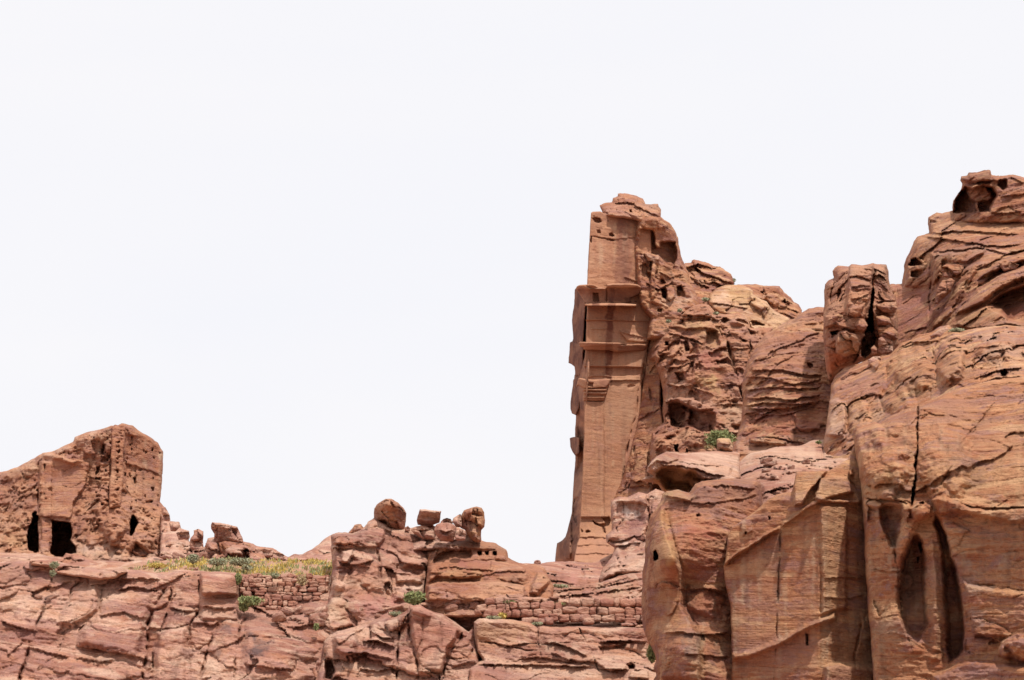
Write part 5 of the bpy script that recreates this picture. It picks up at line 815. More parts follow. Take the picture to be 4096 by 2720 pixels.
# ------------------------------------------------------------------ rounded middle right
rock('rounded_rock', 'E', [(560, 1700), (600, 1420), (605, 1330), (630, 1290), (690, 1235), (760, 1215), (820, 1190), (940, 1168), (980, 1120), (1010, 1092), (1060, 1080), (1095, 1058), (1130, 1052), (1175, 1040), (1230, 1008), (1275, 998), (1320, 1030), (1365, 1032), (1440, 1012), (1520, 1003), (1600, 996), (1705, 1003),
     (2050, 1010), (2050, 1800), (560, 1900)], [(620, 1330, 63), (820, 1200, 62), (1010, 1095, 61), (1270, 1005, 58), (1700, 1010, 53), (620, 1600, 57), (900, 1450, 54), (1200, 1300, 51), (1400, 1200, 50), (1700, 1280, 46), (600, 1800, 54), (2000, 1700, 42)], OCHRE,
     (('big', .8, 5), ('blk', .55, 3.2, 2.4, .3, -.2, .2), ('blk', .22, 1.3, .8, .12, .2, .2), ('bed', .13, .35, .35, 2.2), ('bed', .07, .14, .35, 2.4), ('ridge', .16, 1.4, .9), ('fine', .09, .5)), [
     ('dome', (1060, 1270), (130, 150), 1.6), ('dome', (1290, 1190), (90, 150), 1.8), ('dome', (1000, 1440), (110, 70), .9), ('dome', (760, 1520), (70, 110), .8), ('dome', (1550, 1120), (120, 90), 1.0), ('crack', [(1180, 1120), (1200, 1240), (1180, 1350), (1170, 1420)], 10, 1.2), ('crack', [(1400, 1060), (1430, 1170), (1410, 1280)], 10, 1.2),
     ('crack', [(920, 1220), (925, 1330), (890, 1420), (900, 1500)], 12, 1.2), ('crack', [(1240, 1050), (1190, 1130)], 8, .8), ('lip', [(980, 1140), (1060, 1100), (1190, 1090)], 12, .9), ('lip', [(1270, 1030), (1170, 1060), (1060, 1090)], 8, .5),
     ('crack', [(1440, 1110), (1500, 1200), (1560, 1190), (1620, 1130)], 8, .8), ('pit', [(1572, 1262), (1600, 1250), (1620, 1275), (1600, 1300), (1575, 1295)], 1.4, 8), ('crack', [(820, 1200), (900, 1180), (880, 1260)], 8, .9), ('raise', [(815, 1195), (880, 1175), (890, 1220), (870, 1260), (815, 1230)], .8, 14),
     ('crack', [(690, 1460), (700, 1520), (690, 1600)], 8, .8), ('lip', [(760, 1420), (850, 1390), (890, 1400)], 8, .6), ('lip', [(1400, 1310), (1550, 1260), (1705, 1240)], 14, .8), ('lip', [(1400, 1350), (1550, 1300), (1705, 1290)], 9, .6), ('crack', [(620, 1330), (610, 1400)], 6, .6),
     ('raise', [(555, 1460), (580, 1420), (640, 1408), (690, 1430), (700, 1560), (680, 1640), (560, 1640), (540, 1540)], 1.2, 24),
     ('stain_shade', [(640, 1290), (760, 1240), (890, 1200), (900, 1300), (860, 1400), (640, 1400)], (.46, .235, .18), .6, 24), ('stain_shade', [(560, 1420), (690, 1420), (690, 1640), (540, 1640)], (.56, .37, .29), .5, 22), ('stain_shade', [(1000, 1150), (1180, 1110), (1170, 1400), (930, 1460)], (.48, .30, .17), .35, 30),
     ('stain_shade', [(1280, 1110), (1380, 1100), (1400, 1250), (1260, 1350), (1220, 1280)], (.46, .26, .16), .6, 20), ('stain_shade', [(700, 1480), (900, 1440), (920, 1540), (720, 1600)], (.52, .33, .22), .5, 20), ('stain_shade', [(1700, 1000), (1440, 1020), (1500, 1240), (1705, 1250)], (.52, .33, .24), .5, 30)],
     rnd=(24, 2.2), thick=8, kind='structure', rough=3.5, step=4)
# terrace of broken slabs below the banded rock
rock('slab_terrace', 'F', [(560, 330), (600, 300), (640, 345), (700, 300), (760, 285), (850, 262), (980, 258), (1060, 228), (1290, 215), (1400, 150), (1420, 620), (560, 760)],
     [(600, 320, 60), (1060, 240, 60), (1380, 200, 58), (600, 700, 46), (1380, 600, 42), (1000, 430, 48), (700, 440, 50)], PINK, (('big', .4, 3), ('blk', .45, 2.2, .8, .3, .1, 0), ('bed', .3, .4, .08, 1.5), ('fine', .13, .6)), [
     ('lip', [(700, 330), (820, 315), (1000, 345), (1090, 350)], 12, .7), ('raise', [(760, 400), (830, 390), (880, 420), (870, 455), (800, 455), (750, 430)], .8, 18), ('raise', [(890, 380), (960, 372), (1040, 390), (970, 410), (900, 420)], .8, 16), ('crack', [(880, 400), (890, 430), (860, 460)], 8, 1),
     ('crack', [(1105, 260), (1110, 330)], 8, .8), ('crack', [(1180, 240), (1175, 310)], 8, .7), ('raise', [(1090, 380), (1200, 300), (1290, 290), (1290, 350), (1130, 395)], .7, 20), ('raise', [(760, 460), (860, 460), (940, 440), (930, 520), (760, 560)], .7, 30), ('crack', [(750, 450), (765, 560)], 8, .8), ('lip', [(830, 500), (940, 470)], 8, .5),
     ('stain_shade', [(640, 330), (820, 270), (1050, 250), (1080, 340), (760, 350)], (.64, .43, .31), .5, 24), ('stain_shade', [(760, 460), (940, 440), (930, 520), (760, 560)], (.42, .19, .14), .5, 20), ('stain_shade', [(720, 340), (880, 330), (940, 345), (760, 370)], (.25, .16, .13), .5, 10)],
     rnd=(14, 1.2), thick=4, kind='structure', rough=3.5, step=4)
rock('overhang_slab', 'F', [(97, 445), (118, 428), (150, 424), (118, 400), (126, 372), (150, 340), (172, 318), (232, 290), (290, 292), (312, 302), (330, 298), (440, 290), (530, 282), (600, 286), (640, 300), (650, 440), (580, 470), (400, 500), (395, 530), (240, 528), (205, 505), (185, 470), (160, 458), (120, 458)],
     [(110, 440, 41.5), (150, 350, 41.5), (300, 300, 44.5), (600, 300, 46), (330, 400, 41.3), (580, 430, 42), (380, 500, 43.6), (220, 500, 44)], PINK, (('big', .3, 3), ('bed', .12, .35, .05, 1.5), ('ridge', .1, 1.2, .6), ('fine', .08, .5)), [
     ('raise', [(120, 400), (125, 370), (170, 318), (232, 290), (310, 300), (300, 340), (240, 360), (180, 350)], .5, 12), ('pit', [(150, 400), (200, 365), (280, 372), (380, 385), (440, 425), (560, 440), (400, 470), (390, 520), (230, 510), (200, 470), (190, 450), (160, 440)], 1.5, 40), ('lip', [(180, 350), (250, 372), (330, 372), (420, 390), (500, 420), (580, 430)], 10, .7),
     ('lip', [(280, 345), (330, 350), (450, 365), (580, 370)], 7, .3), ('crack', [(590, 300), (600, 380), (580, 430)], 8, .8), ('stain_shade', [(140, 400), (200, 362), (280, 378), (380, 390), (450, 440), (390, 530), (220, 520)], (.50, .26, .11), .85, 12), ('stain_shade', [(320, 310), (590, 295), (590, 360), (330, 370)], (.64, .40, .30), .5, 16),
     ('stain_shade', [(170, 320), (300, 295), (300, 340), (180, 350)], (.55, .36, .22), .5, 10)], rnd=(12, .8), thick=5, rough=2.5, step=3.5, label='jutting pink slab with an ochre underside overhanging the near red cliff', cat='rock slab')

# ------------------------------------------------------------------ near cliffs at the right
rock('red_cliff', 'F', [(100, 960), (112, 900), (110, 830), (125, 720), (140, 650), (172, 610), (195, 570), (215, 530), (232, 512), (300, 500), (360, 520), (392, 470), (430, 452), (520, 448), (580, 440), (640, 440), (740, 445), (760, 470), (770, 620), (900, 700), (900, 2300), (60, 2300), (100, 1700), (160, 1568), (180, 1540), (160, 1500), (175, 1460), (165, 1420), (130, 1350), (100, 1260), (90, 1150), (98, 1050)],
     [(110, 900, 39.5), (230, 540, 39.5), (220, 900, 36.6), (330, 1000, 37.2), (450, 480, 38.5), (740, 460, 39.5), (450, 900, 36.8), (590, 900, 37.4), (150, 1400, 38.5), (300, 1400, 36), (560, 1400, 36.5), (860, 1200, 38), (100, 2200, 35), (860, 2200, 35), (760, 640, 39)], RUST,
     (('big', .4, 4), ('ridge', .10, 1.2, .35), ('tail', 1.2), ('bed', .08, .4, .1, 1.8), ('bed', .07, .13, .12, 2.4), ('bed', .04, .08, -.1, 2.4), ('fine', .08, .4)), [
     ('raise', [(130, 720), (200, 560), (232, 600), (250, 720), (290, 850), (330, 950), (340, 1050), (340, 1150), (400, 1250), (440, 1400), (440, 1600), (180, 1568), (160, 1400), (100, 1200), (100, 950)], .9, 36), ('flat', [(130, 720), (200, 560), (250, 720), (330, 950), (340, 1150), (430, 1300), (200, 1400), (100, 1200), (100, 950)], .75, 20),
     ('crack', [(235, 620), (262, 740), (290, 850), (328, 950), (332, 1050), (345, 1160), (390, 1250), (440, 1340), (450, 1568)], 8, .3), ('pit', [(155, 850), (175, 838), (190, 860), (188, 890), (170, 905), (158, 895)], 1.4, 8), ('raise', [(195, 1020), (250, 1018), (300, 1050), (300, 1120), (270, 1200), (230, 1210), (180, 1150)], .18, 6), ('crack', [(165, 1060), (200, 1020), (260, 1025), (325, 1055)], 4, .25), ('crack', [(270, 1050), (260, 1120), (272, 1200)], 4, .2),
     ('lip', [(210, 1310), (320, 1300), (440, 1310), (590, 1300)], 14, .6), ('lip', [(330, 1425), (440, 1430), (590, 1440)], 12, .4), ('pit', [(400, 640), (415, 630), (425, 650), (405, 660)], .3, 8), ('lip', [(210, 535), (300, 545), (370, 570)], 7, .35), ('raise', [(215, 512), (300, 500), (380, 545), (370, 575), (220, 545)], .4, 10), ('lip', [(240, 560), (430, 580), (640, 560), (760, 520)], 8, .4), ('lip', [(420, 490), (560, 480), (740, 500)], 8, .35),
     ('lip', [(340, 1060), (450, 1050), (570, 1080)], 14, .5), ('dome', (460, 1130), (110, 90), .4),
     ('stain_shade', [(215, 512), (300, 500), (380, 545), (370, 575), (220, 545)], (.56, .37, .2), .7, 8), ('stain_shade', [(205, 600), (250, 640), (290, 820), (250, 930), (220, 820)], (.48, .26, .11), .6, 16), ('stain_shade', [(190, 1030), (320, 1060), (320, 1260), (200, 1200), (170, 1100)], (.46, .24, .11), .55, 16), ('stain_shade', [(270, 650), (560, 680), (580, 800), (300, 800)], (.38, .115, .08), .55, 30),
     ('stain_shade', [(330, 1290), (410, 1290), (420, 1430), (330, 1430)], (.22, .15, .12), .7, 12), ('stain_shade', [(300, 480), (740, 450), (740, 560), (420, 620), (300, 600)], (.29, .15, .115), .6, 24), ('stain_shade', [(320, 850), (590, 830), (590, 960), (330, 960)], (.36, .13, .10), .4, 24), ('stain_shade', [(110, 940), (180, 940), (200, 1000), (120, 1040)], (.25, .12, .09), .4, 20),
     ('stain_shade', [(380, 1560), (430, 1300), (440, 1300), (450, 1568)], (.5, .3, .15), .5, 8), ('stain_shade', [(350, 1100), (590, 1120), (590, 1240), (380, 1230)], (.31, .12, .085), .5, 24)] + runs(26, 340, 590, 1050, 1400, 80, 320, am=.4) + runs(10, 120, 330, 700, 1300, 100, 260, am=.35),
     rnd=(28, 1.6), thick=7, kind='structure', rough=3, step=4)
FAC = [(556, 1000), (552, 930), (560, 905), (572, 800), (575, 760), (600, 712), (640, 690), (740, 612), (800, 560), (850, 528), (935, 516), (945, 470), (960, 400), (1140, 395), (1250, 330), (1280, 260), (1420, 220), (1440, 2300), (560, 2300), (600, 1500), (590, 1150)]
rock('cut_wall', 'F', FAC,
     lambda X, Y: (lambda fx, fy: 34.25 + np.maximum((1088 - fx) * .0036, (fx - 1088) * .0034) - (fy - 1000) * .00035 + np.clip(560 - fy, 0, 400) * .004)((X - 2500) * 1.4, (Y - 1600) * 1.4), OCHRE,
     (('tail', .7), ('big', .12, 4), ('bed', .03, .3, .02, 1.8), ('bed', .02, .1, .03, 2.2), ('flute', .10, .9), ('fine', .05, .4)), [
     ('flat', [(560, 900), (1085, 590), (1085, 1500), (560, 1500)], .55, 20), ('raise', [(1085, 430), (1250, 425), (1290, 520), (1100, 570), (1050, 560)], .5, 18), ('raise', [(1060, 560), (1090, 548), (1250, 560), (1320, 555), (1320, 578), (1250, 582), (1090, 578), (960, 660), (870, 715), (870, 690), (960, 630)], .32, 9), ('lip', [(555, 930), (620, 880), (700, 830), (780, 770), (862, 725)], 9, .35),
     ('raise', [(555, 905), (620, 855), (700, 805), (780, 748), (862, 705), (864, 728), (780, 772), (700, 830), (620, 880), (557, 930)], .32, 9), ('crack', [(868, 690), (866, 900), (858, 1100), (850, 1300), (835, 1568)], 6, .28),
     ('raise', [(590, 1415), (700, 1395), (850, 1335), (960, 1275), (1080, 1222), (1180, 1180), (1190, 1240), (1080, 1275), (960, 1335), (850, 1395), (700, 1455), (600, 1470)], .36, 26), ('raise', [(940, 400), (1140, 395), (1030, 520), (1000, 585), (945, 600)], .6, 10), 
     ('pit', [(800, 650), (818, 650), (818, 670), (805, 672)], .35, 5), ('pit', [(670, 740), (685, 738), (685, 755), (668, 758)], .3, 6), ('pit', [(1010, 1310), (1030, 1310), (1032, 1375), (1015, 1378)], .4, 8), ('raise', [(640, 690), (700, 650), (720, 730), (660, 770)], .1, 8),
     ('raise', [(1085, 580), (1250, 585), (1250, 1180), (1100, 1200)], .25, 20), ('raise', [(1250, 395), (1275, 380), (1282, 420), (1255, 425)], .4, 5), ('crack', [(1255, 440), (1310, 520)], 5, .3), ('lip', [(1100, 1005), (1200, 990), (1330, 1000)], 8, .2), ('lip', [(1100, 1100), (1250, 1110), (1350, 1090)], 8, .2),
     ('raise', [(1100, 1480), (1200, 1450), (1420, 1480), (1420, 2200), (1060, 2200)], .8, 40), ('crack', [(1340, 600), (1360, 900), (1370, 1180), (1320, 1260), (1290, 1420), (1300, 1560)], 10, .4),
     ('stain_shade', [(580, 800), (860, 560), (940, 530), (940, 600), (870, 680), (580, 900)], (.36, .15, .095), .6, 16), ('stain_shade', [(1100, 590), (1230, 590), (1210, 900), (1180, 1250), (1110, 1180), (1090, 800)], (.48, .30, .17), .6, 12), ('stain_shade', [(980, 680), (1090, 620), (1100, 1200), (990, 1260), (975, 900)], (.37, .17, .10), .6, 14),
     ('stain_shade', [(560, 950), (860, 760), (850, 1360), (700, 1400), (600, 1400)], (.42, .21, .135), .55, 20), ('stain_shade', [(770, 820), (870, 780), (910, 880), (860, 1100), (850, 1200), (840, 1000), (760, 980)], (.21, .125, .10), .6, 10), ('stain_shade', [(665, 1045), (705, 1045), (700, 1130), (665, 1150)], (.2, .13, .11), .6, 8), ('stain_shade', [(750, 900), (775, 890), (770, 990), (745, 990)], (.5, .27, .15), .6, 8),
     ('stain_shade', [(945, 400), (1140, 398), (1040, 500), (950, 590)], (.47, .28, .15), .5, 12), ('stain_shade', [(1060, 440), (1240, 430), (1250, 540), (1060, 540)], (.50, .31, .18), .5, 14), ('stain_shade', [(860, 690), (1080, 580), (1080, 610), (870, 760)], (.52, .32, .18), .45, 10),
     ('stain_shade', [(610, 1430), (1080, 1260), (1080, 1560), (620, 1560)], (.40, .21, .15), .5, 20), ('stain_shade', [(1100, 1200), (1420, 1200), (1420, 1560), (1060, 1560)], (.46, .27, .15), .4, 30)] + runs(46, 600, 1340, 600, 1200, 160, 620),
     rnd=(6, .3), thick=7, kind='structure', rough=2, step=4, warp=5)
rock('arched_cliff', 'F', [(1282, 250), (1284, 190), (1292, 160), (1340, 142), (1400, 122), (1430, 132), (1470, 100), (1560, 60), (1640, 28), (1700, 2), (1760, -20), (1830, -50), (1900, -75), (1960, -90), (2060, -110), (2234, -135), (2700, -170), (2700, 2300), (1330, 2300), (1390, 1568), (1370, 1300), (1350, 1000), (1335, 700), (1320, 500), (1300, 350)],
     [(1290, 250, 35), (1340, 700, 33.6), (1370, 1300, 33.2), (1470, 120, 35), (1640, 60, 34.5), (1500, 500, 32.5), (1450, 1300, 32.4), (1900, -60, 35.5), (2200, -120, 35), (1800, 400, 32), (2200, 400, 31), (2000, 900, 31), (2200, 1400, 30), (1750, 1500, 32), (1400, 2200, 31), (2600, 2200, 27), (2600, 300, 30)], OCHRE,
     (('tail', 1.0), ('big', .3, 5), ('blk', .28, 4.5, 2.2, .05, .1, .1), ('blk', .07, .9, .35, .02, .1, .1), ('bed', .07, .5, .06, 2.0), ('bed', .05, .16, .1, 2.6), ('bed', .04, .09, -.05, 2.5), ('ridge', .06, 1.1, .35), ('fine', .06, .4)), [
     ('crack', [(1650, 10), (1642, 150), (1638, 300), (1625, 450), (1610, 560), (1598, 650), (1588, 690)], 9, 2.2), ('pit', [(1645, 30), (1650, 30), (1642, 300), (1625, 360), (1618, 560), (1606, 600), (1600, 560), (1625, 400), (1636, 300)], 1.6, 5),
     ('dome', (1460, 330), (150, 230), .7), ('dome', (1800, 350), (160, 260), .6), ('crack', [(2080, 0), (1990, 120), (1900, 220), (1850, 330), (1780, 470), (1720, 560)], 6, .35), ('lip', [(1330, 545), (1420, 555), (1530, 555), (1600, 590)], 14, .7), ('raise', [(1335, 560), (1400, 550), (1450, 580), (1440, 610), (1380, 610), (1335, 590)], .3, 14),
     ('raise', [(1525, 560), (1600, 580), (1600, 640), (1580, 700), (1565, 640)], .3, 12), ('pit', [(1420, 600), (1450, 580), (1500, 575), (1560, 590), (1572, 650), (1560, 710), (1540, 760), (1520, 830), (1480, 830), (1450, 740), (1425, 680)], .6, 24),
     ('raise', [(1700, 560), (1740, 535), (1800, 540), (1860, 560), (1950, 600), (2234, 600), (2700, 600), (2700, 700), (2200, 700), (1900, 650), (1840, 640), (1760, 640)], .5, 26), ('lip', [(1830, 560), (1950, 600), (2100, 600), (2234, 602), (2600, 610)], 10, .4),
     ('pit', [(1610, 750), (1640, 740), (1674, 775), (1694, 850), (1698, 930), (1692, 1100), (1706, 1260), (1650, 1360), (1575, 1320), (1530, 1220), (1518, 1100), (1526, 990), (1552, 890), (1582, 810)], .85, 34), ('pit', [(1645, 790), (1665, 790), (1672, 830), (1655, 860)], 1.0, 8), ('pit', [(1632, 880), (1650, 870), (1645, 920)], .8, 6),
     ('pit', [(1650, 650), (1722, 590), (1765, 640), (1802, 700), (1824, 770), (1834, 860), (1862, 930), (1887, 1030), (1907, 1150), (1916, 1280), (1906, 1400), (1870, 1450), (1800, 1488), (1700, 1440), (1610, 1380), (1530, 1240), (1505, 1100), (1512, 970), (1545, 850), (1590, 735)], .35, 50), ('pit', [(1735, 620), (1772, 660), (1804, 720), (1826, 790), (1838, 870), (1866, 950), (1890, 1060), (1908, 1180), (1914, 1300), (1904, 1400), (1868, 1450), (1805, 1484), (1790, 1350), (1778, 1150), (1768, 980), (1762, 860), (1748, 760), (1725, 690)], .85, 30),
     ('pit', [(1790, 930), (1850, 930), (1890, 1040), (1908, 1180), (1912, 1300), (1900, 1400), (1868, 1448), (1805, 1478), (1795, 1300), (1785, 1100)], .25, 30), ('raise', [(1690, 790), (1720, 760), (1760, 800), (1780, 1000), (1795, 1300), (1790, 1480), (1690, 1480), (1685, 1200), (1690, 950)], .3, 50), ('stain_shade', [(1700, 760), (1750, 800), (1780, 1000), (1790, 1400), (1720, 1450), (1695, 1100)], (.50, .30, .17), .5, 14),
      ('pit', [(1640, 570), (1675, 565), (1680, 588), (1650, 590)], .4, 8), ('dome', (1665, 620), (70, 60), .5),
     ('raise', [(1880, 980), (1930, 1025), (2234, 1070), (2700, 1110), (2700, 1300), (2234, 1350), (1950, 1330), (1915, 1200)], .45, 30), ('crack', [(1900, 1000), (1940, 1035), (2060, 1045), (2234, 1068), (2500, 1100)], 5, .4), ('dome', (2200, 1400), (100, 80), 1.3), ('lip', [(1960, 1310), (2050, 1330), (2120, 1370)], 16, .7),
     ('raise', [(1720, 1540), (1760, 1510), (1900, 1440), (2100, 1460), (2234, 1480), (2700, 1500), (2700, 2200), (1700, 2200)], .9, 40), ('crack', [(1500, 760), (1530, 1000), (1530, 1200), (1600, 1360), (1620, 1420)], 7, .3), ('lip', [(1380, 940), (1460, 960), (1540, 965)], 7, .25),
     ('flat', [(1700, 80), (2234, 80), (2234, 560), (1750, 540)], .3, 40), ('flat', [(1540, 800), (1900, 900), (1900, 1480), (1560, 1300)], .6, 20),
     ('stain_shade', [(1300, 170), (1620, 60), (1600, 230), (1320, 260)], (.40, .19, .12), .5, 30), ('stain_shade', [(1340, 420), (1600, 400), (1600, 640), (1340, 640)], (.50, .31, .17), .6, 30), ('stain_shade', [(1650, 30), (1960, -60), (1990, 120), (1700, 300)], (.43, .22, .13), .5, 30), ('stain_shade', [(1900, 130), (2234, 130), (2234, 330), (1860, 300)], (.43, .21, .125), .55, 40),
     ('stain_shade', [(1650, 300), (2234, 350), (2234, 560), (1800, 540)], (.50, .30, .165), .5, 40), ('stain_shade', [(1840, 640), (2234, 620), (2234, 860), (1880, 900)], (.46, .29, .18), .5, 40), ('stain_shade', [(1900, 900), (2000, 930), (1960, 1020), (1880, 1000)], (.42, .30, .24), .5, 20), ('stain_shade', [(1895, 1085), (2000, 1100), (2060, 1130), (1920, 1140)], (.36, .11, .08), .75, 12),
     ('stain_shade', [(1910, 1035), (2060, 1050), (2050, 1085), (1900, 1085)], (.52, .38, .28), .6, 10), ('stain_shade', [(1920, 1150), (1990, 1150), (2010, 1240), (1940, 1260)], (.36, .24, .22), .6, 14), ('stain_shade', [(1780, 930), (1890, 940), (1910, 1400), (1800, 1480)], (.25, .105, .085), .7, 16), ('stain_shade', [(1540, 960), (1680, 960), (1680, 1200), (1540, 1220)], (.27, .15, .10), .5, 12),  # darkest two patches paint the shade inside the right and left hollows
     ('stain_shade', [(1380, 1160), (1540, 1180), (1600, 1360), (1420, 1400)], (.52, .34, .2), .5, 24), ('stain_shade', [(1530, 1190), (1690, 1180), (1780, 1250), (1700, 1320), (1560, 1300)], (.40, .17, .13), .4, 24), ('stain_shade', [(1420, 610), (1560, 600), (1560, 660), (1430, 670)], (.29, .19, .14), .5, 14),
     ('stain_shade', [(1840, 560), (1900, 600), (1940, 640), (1880, 660), (1800, 620)], (.25, .17, .14), .5, 14), ('stain_shade', [(1380, 1440), (1500, 1400), (1700, 1460), (1700, 1560), (1380, 1560)], (.50, .30, .18), .4, 30)] + runs(20, 1360, 1540, 620, 1200, 100, 400) + runs(22, 1560, 1790, 780, 1250, 120, 400) + runs(26, 1850, 2300, 600, 1000, 80, 360, 5, 26, am=.35) + runs(16, 1350, 2000, 150, 420, 80, 200, am=.3),
     rnd=(26, 1.6), thick=8, kind='structure', rough=3, step=4.5, warp=7)
# ------------------------------------------------------------------ dry stone walls
rr = np.random.RandomState(11)
def cube_sphere(n=5):
    t = np.linspace(-1, 1, n + 1); V = []; F = []
    for ax in range(3):
        for sg in (-1, 1):
            a, b = np.meshgrid(t, t, indexing='ij'); c = np.full(a.shape, float(sg)); p = [None] * 3
            p[ax] = c; p[(ax + 1) % 3] = a; p[(ax + 2) % 3] = b; i0 = sum(len(v) for v in V)
            V.append(np.stack(p, -1).reshape(-1, 3)); i = np.arange((n + 1) ** 2).reshape(n + 1, n + 1) + i0
            q = np.stack([i[:-1, :-1], i[1:, :-1], i[1:, 1:], i[:-1, 1:]], -1).reshape(-1, 4); F.append(q if sg > 0 else q[:, ::-1])
    V = np.concatenate(V); F = np.concatenate(F)
    k = np.round(V * 1000).astype(int); u, idx, inv = np.unique(k, axis=0, return_index=True, return_inverse=True)
    return V[idx], inv.ravel()[F]
CV, CF = cube_sphere(6)
def stone_verts(c, w, h, d, seed, rough=.10, pw=5.):
    n = (np.abs(CV) ** pw).sum(1) ** (1 / pw); v = CV / n[:, None]
    f = 1 + rough * 1.3 * fbm(CV[:, 0] * 1.1 + seed * 3.1, CV[:, 1] * 1.1 + seed, CV[:, 2] * 1.1 - seed, 3)
    v = v * f[:, None] * np.array([w / 2, d / 2, h / 2])
    a = (hsh(np.array([seed]), np.array([3]))[0] - .5) * .12; ca, sa = math.cos(a), math.sin(a)
    v = np.stack([v[:, 0] * ca - v[:, 2] * sa, v[:, 1], v[:, 0] * sa + v[:, 2] * ca], 1)
    return v + c
def wall(name, frame, stones, label, mat=ROSE):
    Vs, Fs, S = [], [], []
    for k, (x0, x1, y0, y1, dep, deep) in enumerate(stones):
        p = fr(frame, [((x0 + x1) / 2, (y0 + y1) / 2)])[0]; s = FR[frame][2]; c = world(p[0], p[1], dep); m = dep / FPX / s
        v = stone_verts(c, (x1 - x0) * m * .97, (y1 - y0) * m * 1.0, deep, k + 5, .22, 5)
        Fs.append(CF + len(CV) * k); Vs.append(v); t = rr.rand(); col = np.array([(.45, .2, .14), (.36, .15, .11), (.55, .34, .25)])[rr.randint(3)]
        S.append(np.tile(np.r_[col, .25 + .45 * t], (len(CV), 1)))
    o = mesh_obj(name, np.concatenate(Vs), (np.concatenate(Fs), np.zeros((0, 3), int)), mat, stain_shade=np.concatenate(S))
    tag(o, label, 'stone wall'); return o
def row(x0, x1, y0, y1, w0, w1, dep, deep=.55, skip=0., slope=0., jit=3):
    out = []; x = x0
    while x < x1 - w0 * .5:
        w_ = w0 + (w1 - w0) * rr.rand(); w_ = min(w_, x1 - x)
        if rr.rand() >= skip:
            j = (rr.rand(4) - .5) * jit; sl = slope * (x - x0)
            out.append((x, x + w_ - 1.5, y0 + sl + j[0], y1 + sl + j[1] * .5, dep + (rr.rand() - .5) * .28, deep))
        x += w_
    return out
E = [(1693, 1770), (1773, 1847), (1849, 1885), (1887, 1972), (1975, 2010), (2013, 2110), (2112, 2166), (2168, 2230)]
st2 = [(a, b, 777 + rr.rand() * 6, 832, 58.7, .6) for a, b in E]
E = [(1318, 1368), (1374, 1451), (1453, 1508), (1511, 1600), (1603, 1648)]
st2 += [(a, b, 798 + rr.rand() * 6, 846 + (a > 1500) * 16, 58.75, .6) for a, b in E]
E = [(1650, 1743), (1746, 1818), (1820, 1864), (1867, 1940), (1942, 2040), (2042, 2106), (2108, 2170), (2172, 2240)]
st2 += [(a, b, 831 + (a > 1740) * 4, 868 + (a > 1740) * 18, 58.65, .6) for a, b in E]
st2 += row(1112, 1320, 818, 862, 36, 70, 58.8) + row(1150, 1650, 848, 896, 48, 78, 58.6) + row(1500, 2200, 880, 922, 46, 84, 58.4, skip=.08, jit=8)
st2 += row(1395, 2150, 902, 942, 44, 80, 57.9, .5, .38, 0, 14) + row(1165, 1320, 775, 818, 44, 80, 59.0, skip=.2, jit=8) + row(1100, 1160, 845, 880, 40, 60, 58.8)
wall('stone_wall', 'B', st2, 'low wall of large coursed squared blocks crossing the slope below the tall tomb')
st1 = []
yy_ = 978
for k in range(9):
    hh_ = (20, 27, 24, 30, 22, 26, 32, 24, 26)[k]; y0 = yy_; yy_ += hh_ - 1; xe0 = 1345 + (0 if k < 5 else (k - 5) * 55 + 40); xe1 = 1845 - (0 if k < 7 else (k - 6) * 14)
    st1 += row(xe0, xe1, y0, y0 + hh_ + 2, 16, 64, 62.75 - .10 * k + .3, .5, .10 if k < 6 else .3, .0, 13)
wall('rubble_wall', 'A', st1, 'crumbling wall of small rough stones under the yellow meadow terrace')

# ------------------------------------------------------------------ loose stones
protos = []
for k in range(7):
    v = stone_verts(np.zeros(3), 1, .62 + .2 * rr.rand(), .8, 40 + k * 3, .35, 3.2)
    me_o = mesh_obj('loose_stone', v, (CF, np.zeros((0, 3), int)), ROSE, origin=(0, 0, 0)); protos.append(me_o)
def scatter(n, frame, quad, surf, s0, s1, group, label, tone):
    at = o_at[surf]; q = np.array(quad, float); first = []
    for i in range(n):
        a, b = rr.rand(2); p = (q[0] * (1 - a) + q[1] * a) * (1 - b) + (q[3] * (1 - a) + q[2] * a) * b
        w_ = at(p[0], p[1], frame); o = protos[rr.randint(7)].copy(); sc.collection.objects.link(o)
        s = s0 + (s1 - s0) * rr.rand() ** 2.2; o.scale = (s, s, s * (.7 + .3 * rr.rand())); o.location = (w_[0], w_[1] - s * .25, w_[2] + s * .15)
        o.rotation_euler = (rr.rand() * .5, rr.rand() * .5, rr.rand() * 6.28); o['label'] = label; o['category'] = 'stone'; o['group'] = group
scatter(46, 'B', [(800, 800), (1150, 790), (1100, 900), (840, 870)], 'rubble_slope', .12, .75, 'stones on the scree beside the block wall', 'loose rose stone on the scree left of the coursed block wall', 0)
scatter(34, 'B', [(290, 860), (620, 850), (560, 930), (330, 950)], 'rubble_slope', .1, .6, 'stones at the foot of the middle outcrop', 'loose rose stone on the rubble below the middle outcrop', 0)
scatter(30, 'A', [(1480, 1180), (1820, 1170), (1810, 1260), (1560, 1250)], 'left_cliff', .12, .6, 'stones fallen from the crumbling wall', 'loose stone fallen below the crumbling rubble wall', 0)
scatter(26, 'B', [(1400, 905), (2150, 905), (2150, 950), (1450, 945)], 'rubble_slope', .15, .6, 'stones along the foot of the block wall', 'loose stone lying along the foot of the coursed block wall', 0)
scatter(26, 'A', [(720, 930), (1320, 940), (1320, 965), (720, 960)], 'terrace', .08, .3, 'stones on the meadow terrace', 'small pale stone among the meadow plants on the terrace', 0)
scatter(14, 'A', [(960, 880), (1160, 880), (1160, 900), (960, 900)], 'ridge', .3, .8, 'stones at the foot of the ridge', 'rounded stone at the foot of the ridge behind the meadow', 0)
